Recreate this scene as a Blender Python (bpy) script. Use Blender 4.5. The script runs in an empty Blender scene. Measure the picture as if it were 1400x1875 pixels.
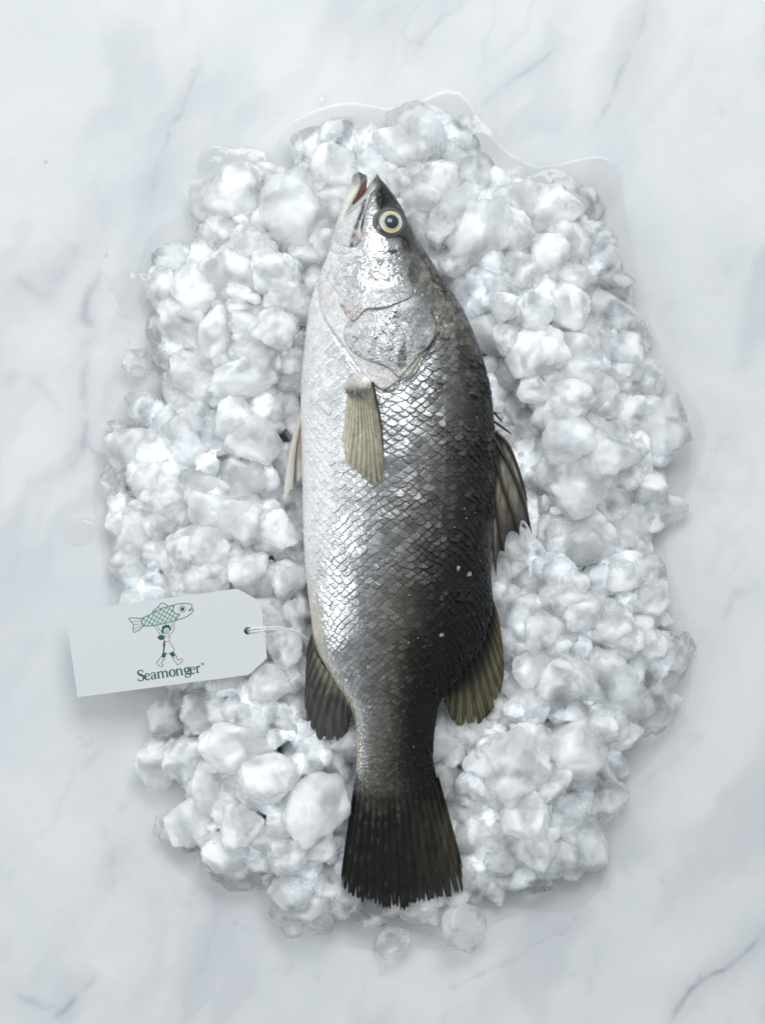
import bpy, math, random
import numpy as np
from mathutils import Vector, noise as mnoise, Euler, Matrix

random.seed(11)
RNG = np.random.default_rng(11)
C = bpy.context.scene.collection
SC = bpy.context.scene

# ------------------------------------------------------------------ camera
S = 0.40 / 1400.0            # metres per photo pixel on the slab
CAM_H = 1.5
cd = bpy.data.cameras.new('camera')
cam = bpy.data.objects.new('camera', cd)
C.objects.link(cam)
cam.location = (0, 0, CAM_H)
cam.rotation_euler = (0, 0, 0)
cd.sensor_fit = 'HORIZONTAL'
cd.sensor_width = 36
cd.lens = 36 * CAM_H / 0.40
cd.clip_start = 0.05
cd.clip_end = 20
cd.dof.use_dof = True
cd.dof.focus_distance = CAM_H - 0.048
cd.dof.aperture_fstop = 5.0
SC.camera = cam

# ------------------------------------------------------------------ light
w = bpy.data.worlds.new('World')
SC.world = w
w.use_nodes = True
nt = w.node_tree
bg = nt.nodes['Background']
# a plain room: lighter overhead and towards the window side, darker opposite
tc = nt.nodes.new('ShaderNodeTexCoord')
sep = nt.nodes.new('ShaderNodeSeparateXYZ')
nt.links.new(tc.outputs['Generated'], sep.inputs[0])
mr = nt.nodes.new('ShaderNodeMapRange')
mr.inputs['From Min'].default_value = -1.0
mr.inputs['From Max'].default_value = 1.0
mr.inputs['To Min'].default_value = 0.0
mr.inputs['To Max'].default_value = 1.0
nt.links.new(sep.outputs['Y'], mr.inputs['Value'])
cr = nt.nodes.new('ShaderNodeValToRGB')
cr.color_ramp.elements[0].position = 0.1
cr.color_ramp.elements[0].color = (0.30, 0.31, 0.32, 1)
cr.color_ramp.elements[1].position = 0.95
cr.color_ramp.elements[1].color = (0.72, 0.78, 0.81, 1)
nt.links.new(mr.outputs[0], cr.inputs[0])
nt.links.new(cr.outputs[0], bg.inputs['Color'])
bg.inputs['Strength'].default_value = 0.93


def area(name, loc, target, sx, sy, power, col):
    ld = bpy.data.lights.new(name, 'AREA')
    ld.shape = 'RECTANGLE'
    ld.size, ld.size_y = sx, sy
    ld.energy = power
    ld.color = col
    o = bpy.data.objects.new(name, ld)
    C.objects.link(o)
    o.location = loc
    d = Vector(target) - Vector(loc)
    o.rotation_euler = d.to_track_quat('-Z', 'Y').to_euler()
    return o


area('window_light', (0.08, 0.66, 0.98), (0, 0.02, 0), 0.62, 0.50, 5.6, (0.985, 1.0, 1.0))
area('side_light', (-1.0, -0.15, 0.80), (0, 0.0, 0), 0.5, 0.5, 3.5, (0.97, 0.99, 1.0))

SC.view_settings.view_transform = 'Standard'
SC.view_settings.look = 'None'
SC.view_settings.exposure = 0.0
SC.view_settings.gamma = 1.0
SC.view_settings.use_curve_mapping = False
cy = SC.cycles
cy.use_denoising = True
try:
    cy.denoiser = 'OPENIMAGEDENOISE'
    cy.denoising_input_passes = 'RGB_ALBEDO_NORMAL'
except Exception:
    pass
cy.max_bounces = 12
cy.transmission_bounces = 10
cy.transparent_max_bounces = 20
cy.glossy_bounces = 4
cy.diffuse_bounces = 8
cy.caustics_refractive = True
cy.caustics_reflective = False
cy.blur_glossy = 0.6
cy.sample_clamp_indirect = 6.0
cy.use_adaptive_sampling = False


# ------------------------------------------------------------------ helpers
def P(px, py, z=0.0):
    """The point at height z that stands over photo pixel (px, py)."""
    k = 1.0 - z / CAM_H
    return ((px - 700.0) * S * k, (937.5 - py) * S * k, z)


def PA(px, py, z):
    px, py, z = np.broadcast_arrays(np.asarray(px, float), np.asarray(py, float), np.asarray(z, float))
    k = 1.0 - z / CAM_H
    return np.stack([(px - 700.0) * S * k, (937.5 - py) * S * k, z], -1)


def link(o, parent=None):
    C.objects.link(o)
    if parent is not None:
        o.parent = parent
    return o


def mesh_np(name, V, F, mat=None, parent=None, smooth=True, attrs=None, cols=None):
    """V (n,3), F (m,4) or (m,3) int arrays -> one linked mesh object."""
    V = np.ascontiguousarray(V, dtype=np.float32).reshape(-1, 3)
    F = np.ascontiguousarray(F, dtype=np.int32)
    me = bpy.data.meshes.new(name)
    k = F.shape[1]
    # faces look outwards: sheets upwards, closed bodies away from their inside
    A, B_, C_ = V[F[:, 0]], V[F[:, 1]], V[F[:, 2]]
    nn = np.cross(B_ - A, C_ - A)
    tot = np.linalg.norm(nn, axis=1).sum() + 1e-20
    zz = nn[:, 2].sum() / tot
    vol = ((A - V.mean(0)) * nn).sum()
    if (zz < 0) if abs(zz) > 0.25 else (vol < 0):
        F = np.ascontiguousarray(F[:, ::-1])
    me.vertices.add(len(V))
    me.vertices.foreach_set('co', V.ravel())
    me.loops.add(F.size)
    me.loops.foreach_set('vertex_index', F.ravel())
    me.polygons.add(len(F))
    me.polygons.foreach_set('loop_start', np.arange(0, F.size, k, dtype=np.int32))
    me.polygons.foreach_set('loop_total', np.full(len(F), k, dtype=np.int32))
    me.polygons.foreach_set('use_smooth', np.full(len(F), smooth))
    me.update(calc_edges=True)
    for nme, a in (attrs or {}).items():
        at = me.attributes.new(nme, 'FLOAT', 'POINT')
        at.data.foreach_set('value', np.ascontiguousarray(a, dtype=np.float32).ravel())
    for nme, a in (cols or {}).items():
        at = me.attributes.new(nme, 'FLOAT_COLOR', 'POINT')
        a = np.asarray(a, float).reshape(-1, 3)
        a4 = np.concatenate([a, np.ones((len(a), 1))], 1)
        at.data.foreach_set('color', np.ascontiguousarray(a4, dtype=np.float32).ravel())
    if mat:
        me.materials.append(mat)
    o = bpy.data.objects.new(name, me)
    return link(o, parent)


def grid_faces(nr, nc, wrap=False, flip=False):
    i = np.arange(nr - 1)[:, None]
    j = np.arange(nc if wrap else nc - 1)[None, :]
    j2 = (j + 1) % nc
    a = i * nc + j
    b = i * nc + j2
    c = (i + 1) * nc + j2
    d = (i + 1) * nc + j
    F = np.stack([a + 0 * b, b, c, d], -1).reshape(-1, 4)
    return F[:, ::-1] if flip else F


def tag(o, label=None, cat=None, group=None, kind=None):
    if label:
        o['label'] = label
    if cat:
        o['category'] = cat
    if group:
        o['group'] = group
    if kind:
        o['kind'] = kind
    return o


def smoothstep(a, b, x):
    t = np.clip((x - a) / (b - a), 0, 1)
    return t * t * (3 - 2 * t)


_perm = np.random.default_rng(5).random((256, 256))


def vnoise(x, y, seed=0):
    x = np.asarray(x, float) + seed * 17.37
    y = np.asarray(y, float) + seed * 9.71
    xi = np.floor(x).astype(int)
    yi = np.floor(y).astype(int)
    fx = x - xi
    fy = y - yi
    fx = fx * fx * fx * (fx * (fx * 6 - 15) + 10)
    fy = fy * fy * fy * (fy * (fy * 6 - 15) + 10)
    g = lambda a, b: _perm[a % 256, b % 256]
    return (g(xi, yi) * (1 - fx) + g(xi + 1, yi) * fx) * (1 - fy) + (g(xi, yi + 1) * (1 - fx) + g(xi + 1, yi + 1) * fx) * fy


def fbm(x, y, octv=5, seed=0, gain=0.5):
    s = 0
    a = 1.0
    t = 0
    for k in range(octv):
        s = s + a * (vnoise(x * 2 ** k, y * 2 ** k, seed + k * 3) - 0.5)
        t += a
        a *= gain
    return s / t * 2


def catmull(pts, n, closed=False):
    p = np.array(pts, float)
    m = len(p)
    if closed:
        q = np.concatenate([p[-1:], p, p[:2]])
        segs = m
    else:
        q = np.concatenate([2 * p[:1] - p[1:2], p, 2 * p[-1:] - p[-2:-1]])
        segs = m - 1
    # even spacing along the curve
    dens = []
    for s in range(segs):
        t = np.linspace(0, 1, 24, endpoint=False)[:, None]
        a, b, c, d = q[s], q[s + 1], q[s + 2], q[s + 3]
        dens.append(0.5 * ((2 * b) + (c - a) * t + (2 * a - 5 * b + 4 * c - d) * t ** 2 + (-a + 3 * b - 3 * c + d) * t ** 3))
    dens = np.concatenate(dens + [p[:1] if closed else p[-1:]])
    L = np.concatenate([[0], np.cumsum(np.linalg.norm(np.diff(dens, axis=0), axis=1))])
    t = np.linspace(0, L[-1], n, endpoint=not closed)
    return np.stack([np.interp(t, L, dens[:, k]) for k in range(p.shape[1])], -1)


def seg_dist(px, py, poly, closed=False):
    """distance to a polyline, and position along it 0..1"""
    poly = np.array(poly, float)
    if closed:
        poly = np.concatenate([poly, poly[:1]])
    best = np.full(np.shape(px), 1e9)
    side = np.zeros(np.shape(px))
    n = len(poly) - 1
    pos = np.zeros(np.shape(px))
    for i in range(n):
        a, b = poly[i], poly[i + 1]
        d = b - a
        L2 = max(d @ d, 1e-9)
        t = np.clip(((px - a[0]) * d[0] + (py - a[1]) * d[1]) / L2, 0, 1)
        dx = px - a[0] - t * d[0]
        dy = py - a[1] - t * d[1]
        q = np.hypot(dx, dy)
        m = q < best
        best = np.where(m, q, best)
        pos = np.where(m, (i + t) / n, pos)
        side = np.where(m, np.sign(d[0] * dy - d[1] * dx), side)
    return best, pos, side


def inside(px, py, poly):
    poly = np.array(poly, float)
    r = np.zeros(np.shape(px), bool)
    n = len(poly)
    j = n - 1
    for i in range(n):
        xi, yi = poly[i]
        xj, yj = poly[j]
        if yi != yj:
            c = ((yi > py) != (yj > py)) & (px < (xj - xi) * (py - yi) / (yj - yi) + xi)
            r ^= c
        j = i
    return r


# ------------------------------------------------------------------ materials
class NT:
    def __init__(s, name):
        s.m = bpy.data.materials.new(name)
        s.m.use_nodes = True
        s.t = s.m.node_tree
        s.b = s.t.nodes['Principled BSDF']
        s.out = s.t.nodes['Material Output']

    def n(s, typ, **kw):
        nd = s.t.nodes.new('ShaderNode' + typ)
        for k, v in kw.items():
            if k in nd.inputs:
                nd.inputs[k].default_value = v
            else:
                setattr(nd, k, v)
        return nd

    def l(s, a, b):
        s.t.links.new(a, b)
        return s

    def set(s, **kw):
        for k, v in kw.items():
            k = k.replace('_', ' ')
            if k in s.b.inputs:
                s.b.inputs[k].default_value = v
            else:
                raise KeyError(k)
        return s

    def noise(s, scale, detail=4, rough=0.55, dist=0.0, coord='Object'):
        tcn = s.n('TexCoord')
        nd = s.n('TexNoise', Scale=scale, Detail=detail, Roughness=rough, Distortion=dist)
        s.l(tcn.outputs[coord], nd.inputs['Vector'])
        return nd

    def bump(s, src, strength, dist, prev=None):
        b = s.n('Bump', Strength=strength, Distance=dist)
        s.l(src, b.inputs['Height'])
        if prev is not None:
            s.l(prev.outputs[0], b.inputs['Normal'])
        return b

    def ramp(s, src, stops):
        r = s.n('ValToRGB')
        e = r.color_ramp.elements
        while len(e) < len(stops):
            e.new(0.5)
        for k, (p, c) in enumerate(stops):
            e[k].position = p
            e[k].color = (*c, 1) if len(c) == 3 else c
        s.l(src, r.inputs[0])
        return r

    def mapr(s, src, a, b, c, d):
        r = s.n('MapRange')
        r.inputs['From Min'].default_value = a
        r.inputs['From Max'].default_value = b
        r.inputs['To Min'].default_value = c
        r.inputs['To Max'].default_value = d
        s.l(src, r.inputs['Value'])
        return r


def mat_marble():
    t = NT('polished_marble')
    a = t.n('Attribute', attribute_name='vein')
    n1 = t.noise(9, 6, 0.6, 0.6)
    n2 = t.noise(160, 3, 0.6)
    r = t.ramp(n1.outputs[0], [(0.3, (0.74, 0.765, 0.79)), (0.62, (0.84, 0.85, 0.855))])
    mx = t.n('Mix', data_type='RGBA')
    t.l(a.outputs['Fac'], mx.inputs[0])
    t.l(r.outputs[0], mx.inputs[6])
    mx.inputs[7].default_value = (0.36, 0.385, 0.43, 1)
    t.l(mx.outputs[2], t.b.inputs['Base Color'])
    rr = t.mapr(n2.outputs[0], 0.3, 0.7, 0.22, 0.32)
    t.l(rr.outputs[0], t.b.inputs['Roughness'])
    t.set(IOR=1.38, Specular_IOR_Level=0.35, Subsurface_Weight=0.15, Subsurface_Radius=(0.004, 0.004, 0.004), Subsurface_Scale=1.0)
    b = t.bump(t.noise(60, 4).outputs[0], 0.05, 0.001)
    t.l(b.outputs[0], t.b.inputs['Normal'])
    return t.m


def mat_ice(name, tmin, tmax, rough, col, seed, pass_lo=0.1, pass_hi=0.4, bs=1.0):
    t = NT(name)
    tcn = t.n('TexCoord')
    oi = t.n('ObjectInfo')
    add = t.n('VectorMath', operation='ADD')
    sc = t.n('VectorMath', operation='SCALE')
    t.l(oi.outputs['Location'], sc.inputs[0])
    sc.inputs['Scale'].default_value = 31.0 + seed
    t.l(tcn.outputs['Object'], add.inputs[0])
    t.l(sc.outputs[0], add.inputs[1])

    def nz(scale, det, ro, di=0.0):
        nd = t.n('TexNoise', Scale=scale, Detail=det, Roughness=ro, Distortion=di)
        t.l(add.outputs[0], nd.inputs['Vector'])
        return nd.outputs[0]
    # the chunks are modelled with unit radius, so scales are per chunk
    cloud = nz(0.85, 2, 0.45, 0.4)
    tr = t.mapr(cloud, 0.42, 0.58, tmin, tmax)
    t.l(tr.outputs[0], t.b.inputs['Transmission Weight'])
    rg = t.mapr(nz(3.5, 3, 0.6), 0.35, 0.65, rough * 0.4, rough * 2.0)
    t.l(rg.outputs[0], t.b.inputs['Roughness'])
    t.set(Base_Color=(*col, 1), IOR=1.31, Subsurface_Weight=1.0, Subsurface_Radius=(0.8, 0.9, 0.95),
          Subsurface_Scale=0.014, Specular_IOR_Level=0.85)
    t.b.subsurface_method = 'BURLEY'
    b1 = t.bump(nz(2.4, 4, 0.55, 0.5), 0.45 * bs, 0.0026)
    b2 = t.bump(nz(8, 3, 0.6), 0.25 * bs, 0.0006, b1)
    t.l(b2.outputs[0], t.b.inputs['Normal'])
    # light that slips straight through the clearer layers of the ice
    tp = t.n('BsdfTransparent')
    mx = t.n('MixShader')
    ps = t.mapr(cloud, 0.35, 0.62, pass_lo, pass_hi)
    t.l(ps.outputs[0], mx.inputs[0])
    if pass_hi > 0:
        t.l(t.b.outputs[0], mx.inputs[1])
        t.l(tp.outputs[0], mx.inputs[2])
        t.l(mx.outputs[0], t.out.inputs['Surface'])
    return t.m


def mat_water():
    t = NT('water_film')
    tr = t.n('BsdfTransparent')
    gl = t.n('BsdfGlossy', Roughness=0.04)
    lw = t.n('LayerWeight')
    pw = t.n('Math', operation='POWER')
    pw.inputs[1].default_value = 4.0
    t.l(lw.outputs['Facing'], pw.inputs[0])
    mr_ = t.mapr(pw.outputs[0], 0, 1, 0.04, 0.85)
    m1 = t.n('MixShader')
    t.l(mr_.outputs[0], m1.inputs[0])
    t.l(tr.outputs[0], m1.inputs[1])
    t.l(gl.outputs[0], m1.inputs[2])
    t.l(m1.outputs[0], t.out.inputs['Surface'])
    return t.m


M_MARBLE = mat_marble()
M_ICE = mat_ice('cloudy_ice', 0.0, 0.32, 0.07, (0.984, 0.989, 0.993), 1, 0.02, 0.36, 0.6)
M_ICE2 = mat_ice('frosty_ice', 0.06, 0.55, 0.05, (0.982, 0.988, 0.994), 2, 0.08, 0.48, 0.6)
M_CLEAR = mat_ice('clear_ice', 0.35, 0.95, 0.03, (0.985, 0.993, 1.0), 3, 0.18, 0.50, 0.6)
M_FLECK = mat_ice('white_ice_fleck', 0.0, 0.1, 0.10, (0.90, 0.95, 1.0), 5, 0.1, 0.5, 0.4)
M_WATER = mat_water()

# ------------------------------------------------------------------ marble slab
VEINS = [  # traced vein paths: points, half width px, darkness
    ([(890, 185), (935, 150), (985, 115), (1040, 60)], 7, 0.30),
    ([(1080, 245), (1115, 190), (1145, 120), (1175, 40), (1200, -20)], 8, 0.22),
    ([(745, 120), (790, 60), (830, 10)], 14, 0.16),
    ([(285, 395), (290, 310), (310, 235), (345, 150), (365, 95)], 9, 0.20),
    ([(150, 640), (165, 600), (155, 560), (190, 490)], 16, 0.28),
    ([(20, 505), (70, 530), (110, 500), (140, 440)], 18, 0.20),
    ([(135, 860), (160, 800), (155, 720), (165, 640)], 15, 0.24),
    ([(160, 800), (185, 830), (230, 850)], 8, 0.22),
    ([(-10, 700), (60, 690), (140, 770)], 16, 0.12),
    ([(1230, 1870), (1262, 1810), (1310, 1780), (1360, 1745), (1410, 1700)], 9, 0.42),
    ([(1262, 1810), (1285, 1790), (1290, 1770)], 9, 0.34),
    ([(1090, 1830), (1110, 1730), (1130, 1690)], 16, 0.12),
    ([(60, 1890), (110, 1845), (150, 1800), (175, 1770)], 11, 0.34),
    ([(-10, 1790), (40, 1830), (110, 1845)], 14, 0.22),
    ([(150, 1420), (185, 1380), (200, 1330)], 12, 0.14),
    ([(200, 1640), (215, 1560), (190, 1500)], 12, 0.12),
    ([(1320, 540), (1340, 480), (1400, 430)], 18, 0.12),
    ([(1390, 1060), (1330, 1090), (1300, 1180)], 16, 0.14),
    ([(1150, 1480), (1200, 1420), (1290, 1330)], 16, 0.10),
    ([(1120, 590), (1180, 540), (1240, 520)], 14, 0.12),
]


def build_slab():
    ix = np.arange(-0.235, 0.2351, 0.0008)
    iy = np.arange(-0.30, 0.3001, 0.0008)
    ex = np.array([0.26, 0.3, 0.36, 0.45, 0.6, 0.85, 1.2, 1.6])
    xs = np.concatenate([-ex[::-1], ix, ex])
    ys = np.concatenate([-(ex + 0.06)[::-1], iy, ex + 0.06])
    X, Y = np.meshgrid(xs, ys)
    px = X / S + 700
    py = 937.5 - Y / S
    wx = px + 22 * fbm(px / 60, py / 60, 4, 3) + 60 * fbm(px / 260, py / 260, 3, 13)
    wy = py + 22 * fbm(px / 60, py / 60, 4, 7) + 60 * fbm(px / 260, py / 260, 3, 17)
    v = np.zeros_like(px)
    for path, wd, dk in VEINS:
        c = catmull(path, 14)
        d, pos, _ = seg_dist(px + 0.35 * (wx - px), py + 0.35 * (wy - py), c)
        brk = np.clip(0.55 + 1.5 * fbm(px / 34, py / 34, 3, 31), 0, 1.2)
        fade = np.sin(np.clip(pos, 0, 1) * math.pi) ** 0.4
        v = np.maximum(v, 1.5 * dk * fade * (0.75 * np.exp(-(d / (wd * 0.55)) ** 2) * brk + 0.45 * np.exp(-(d / (wd * 3.2)) ** 1.5)))
    # diffuse grey clouds, drawn out along the diagonal
    a = math.radians(58)
    u = wx * math.cos(a) - wy * math.sin(a)
    q = wx * math.sin(a) + wy * math.cos(a)
    cl = fbm(u / 420, q / 150, 5, 41)
    v += 0.22 * smoothstep(0.0, 0.5, cl)
    rid = 1 - np.abs(fbm(u / 300 + 5, q / 120, 4, 57)) * 7
    v += 0.12 * np.clip(rid, 0, 1) ** 2 * smoothstep(-0.1, 0.3, fbm(px / 200, py / 200, 2, 77))
    for (sx, sy, r) in [(84, 296, 2.4), (289, 316, 2.2), (195, 468, 2.4), (352, 128, 2), (140, 805, 2), (236, 625, 2), (1140, 1290, 2)]:
        v = np.maximum(v, 0.75 * np.exp(-(((px - sx) ** 2 + (py - sy) ** 2) / (r * r * 1.6))))
    V = np.stack([X, Y, np.zeros_like(X)], -1)
    o = mesh_np('marble_surface', V, grid_faces(len(ys), len(xs)), M_MARBLE, attrs={'vein': np.clip(v, 0, 0.9)})
    tag(o, 'polished white marble slab with soft grey veins under the ice', None, None, 'structure')
    return o


build_slab()

# ------------------------------------------------------------------ outlines traced from the fish
LEFT = [(318, 690), (328, 684), (338, 678), (352, 665), (372, 645), (390, 630), (405, 618), (425, 611), (445, 606), (473, 597), (502, 584), (524, 575), (560, 566),
        (595, 561), (650, 555), (698, 551), (735, 550), (800, 551), (878, 553), (950, 554), (1021, 557), (1093, 564), (1128, 569), (1164, 573),
        (1196, 582), (1228, 600), (1260, 620), (1290, 640), (1315, 648), (1340, 651), (1372, 652), (1400, 652), (1430, 650), (1460, 646), (1484, 643)]
RIGHT = [(318, 690), (328, 697), (334, 704), (349, 715), (364, 726), (384, 738), (411, 750), (436, 763), (461, 779), (490, 798), (524, 821), (563, 847), (608, 867),
         (653, 883), (698, 895), (740, 902), (800, 907), (879, 906), (950, 904), (1021, 899), (1057, 899), (1093, 902), (1120, 900), (1150, 893),
         (1180, 880), (1210, 862), (1240, 838), (1268, 814), (1292, 803), (1340, 795), (1388, 792), (1414, 797), (1440, 805), (1460, 810), (1484, 815)]
_l = np.array(LEFT, float)
_r = np.array(RIGHT, float)


def smooth_tab(tab, lo=318, hi=1484):
    y = np.arange(lo, hi + 1, 1.0)
    x = np.interp(y, tab[:, 0], tab[:, 1])
    k = np.exp(-np.linspace(-2, 2, 17) ** 2)
    k /= k.sum()
    xp = np.pad(x, 8, mode='edge')
    xs = np.convolve(xp, k, mode='valid')
    m = smoothstep(0, 14, y - lo)
    return y, x * (1 - m) + xs * m


_ly, _lx = smooth_tab(_l)
_ry, _rx = smooth_tab(_r)
XL = lambda y: np.interp(y, _ly, _lx)
XR = lambda y: np.interp(y, _ry, _rx)
FISH_Z = 0.038
# ------------------------------------------------------------------ crushed ice
PILE = catmull([(540, 235), (620, 205), (700, 225), (780, 190), (870, 235), (900, 300), (1000, 320), (1090, 350), (1110, 420), (1150, 500), (1165, 590),
                (1205, 650), (1200, 710), (1250, 780), (1232, 930), (1205, 1010), (1255, 1180), (1218, 1300), (1150, 1390), (1110, 1470), (1095, 1580), (1000, 1640),
                (880, 1640), (780, 1690), (660, 1690), (520, 1690), (480, 1630), (390, 1615), (300, 1530), (325, 1450), (265, 1400), (300, 1290), (210, 1200),
                (215, 1060), (190, 960), (185, 860), (230, 740), (290, 690), (275, 560), (280, 470), (360, 420), (360, 330), (430, 300), (520, 310)], 220, True)
_fy = np.linspace(330, 1455, 60)
FISH_POLY = np.concatenate([np.stack([XL(_fy), _fy], -1), np.stack([XR(_fy[::-1]), _fy[::-1]], -1)])
FISH_ALL = np.array([(652, 316), (690, 326), (750, 410), (822, 524), (884, 655), (906, 760), (906, 900), (900, 1040), (903, 1110), (880, 1190), (820, 1262),
                     (796, 1340), (796, 1400), (825, 1485), (848, 1600), (846, 1640), (735, 1660), (625, 1635), (624, 1570), (650, 1430), (652, 1350), (640, 1285),
                     (585, 1205), (570, 1140), (557, 1020), (552, 880), (551, 740), (561, 600), (590, 490), (610, 420), (640, 340)], float)


def heap_height(px, py):
    """height of the ice heap's upper surface"""
    px = np.asarray(px, float)
    py = np.asarray(py, float)
    d, _, _ = seg_dist(px, py, PILE, True)
    ins = inside(px, py, PILE)
    d = np.where(ins, d, 0)
    h = 0.010 + 0.030 * smoothstep(0, 190, d)
    df, _, _ = seg_dist(px, py, FISH_ALL, True)
    infi = inside(px, py, FISH_ALL)
    df = np.where(infi, 0, df)
    h = h - 0.013 * (1 - smoothstep(5, 75, df)) * smoothstep(20, 120, d)
    h += 0.007 * fbm(px / 90, py / 90, 3, 91)
    low = np.exp(-((px - 205) ** 2 / 120 ** 2 + (py - 1215) ** 2 / 90 ** 2))
    h = h * (1 - 0.5 * low)
    top = smoothstep(420, 240, py)
    h = h * (1 - 0.35 * top)
    return np.maximum(h, 0.006), d, df, infi


def ico(sub):
    import bmesh
    bm = bmesh.new()
    bmesh.ops.create_icosphere(bm, subdivisions=sub, radius=1.0)
    V = np.array([v.co[:] for v in bm.verts])
    F = np.array([[v.index for v in f.verts] for f in bm.faces])
    bm.free()
    return V, F


ICO5 = ico(5)
ICO4 = ico(4)
ICO3 = ico(3)


def dir_noise(D, scale, seed, octv=3):
    out = np.empty(len(D))
    off = Vector((seed * 3.7, seed * 1.9, -seed * 2.3))
    for i, d in enumerate(D):
        out[i] = mnoise.fractal(Vector(d) * scale + off, 0.6, 2.1, octv)
    return out


def voro(D, n, rg):
    """distance to nearest / second nearest of n random directions: facets and lumps"""
    q = rg.normal(size=(n, 3))
    q /= np.linalg.norm(q, axis=1)[:, None]
    a = np.arccos(np.clip(D @ q.T, -1, 1))
    a.sort(axis=1)
    return a[:, 0], a[:, 1]


def ice_shape(seed, base, facets, lumps, soft=9.0, fine=1.0):
    D, F = base
    rg = np.random.default_rng(seed)
    n = rg.normal(size=(facets, 3))
    n /= np.linalg.norm(n, axis=1)[:, None]
    dd = rg.uniform(0.66, 1.02, facets)
    c = D @ n.T
    r = np.where(c > 0.05, dd[None] / np.maximum(c, 0.05), 9.0)
    r = np.minimum(r, 1.6)
    inv = -np.log(np.exp(-soft * r).sum(1)) / soft          # soft minimum rounds the edges
    r = inv + math.log(facets) / soft * 0.35
    n2 = rg.normal(size=(16, 3))
    n2 /= np.linalg.norm(n2, axis=1)[:, None]
    c2 = D @ n2.T
    r2 = np.where(c2 > 0.05, rg.uniform(0.86, 1.02, 16)[None] / np.maximum(c2, 0.05), 9.0).min(1)   # small chipped facets
    r = np.minimum(r, r2)
    if lumps:
        a0, a1 = voro(D, lumps, rg)
        r *= 1.0 + 0.07 * (smoothstep(0.0, 0.42, a1 - a0) - 0.5)
        b0, b1 = voro(D, lumps * 5, rg)
        r *= 1.0 + 0.055 * fine * (smoothstep(0.0, 0.22, b1 - b0) - 0.5)
    r *= 1.0 + 0.07 * dir_noise(D, 1.3, seed, 2)
    r *= 1.0 + 0.022 * fine * dir_noise(D, 5.0, seed + 50, 3)
    V = D * r[:, None]
    V /= np.percentile(np.linalg.norm(V[:, :2], axis=1), 96)
    return V, F


CH_CLOUD, CH_CLEAR = [], []


def proto_mesh(name, V, F, mat):
    o = mesh_np(name, V, F, mat)
    me = o.data
    bpy.data.objects.remove(o)
    return me


for k in range(16):
    V, F = ice_shape(100 + k, ICO5, 8 + 2 * (k % 4), 3 + k % 4, 60.0)
    CH_CLOUD.append(proto_mesh('ice_chunk', V, F, M_ICE if k % 2 else M_ICE2))
for k in range(8):
    V, F = ice_shape(300 + k, ICO5, 8 + k % 4, 2 + k % 3, 26.0, 0.35)
    CH_CLEAR.append(proto_mesh('ice_chunk', V, F, M_CLEAR))

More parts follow.
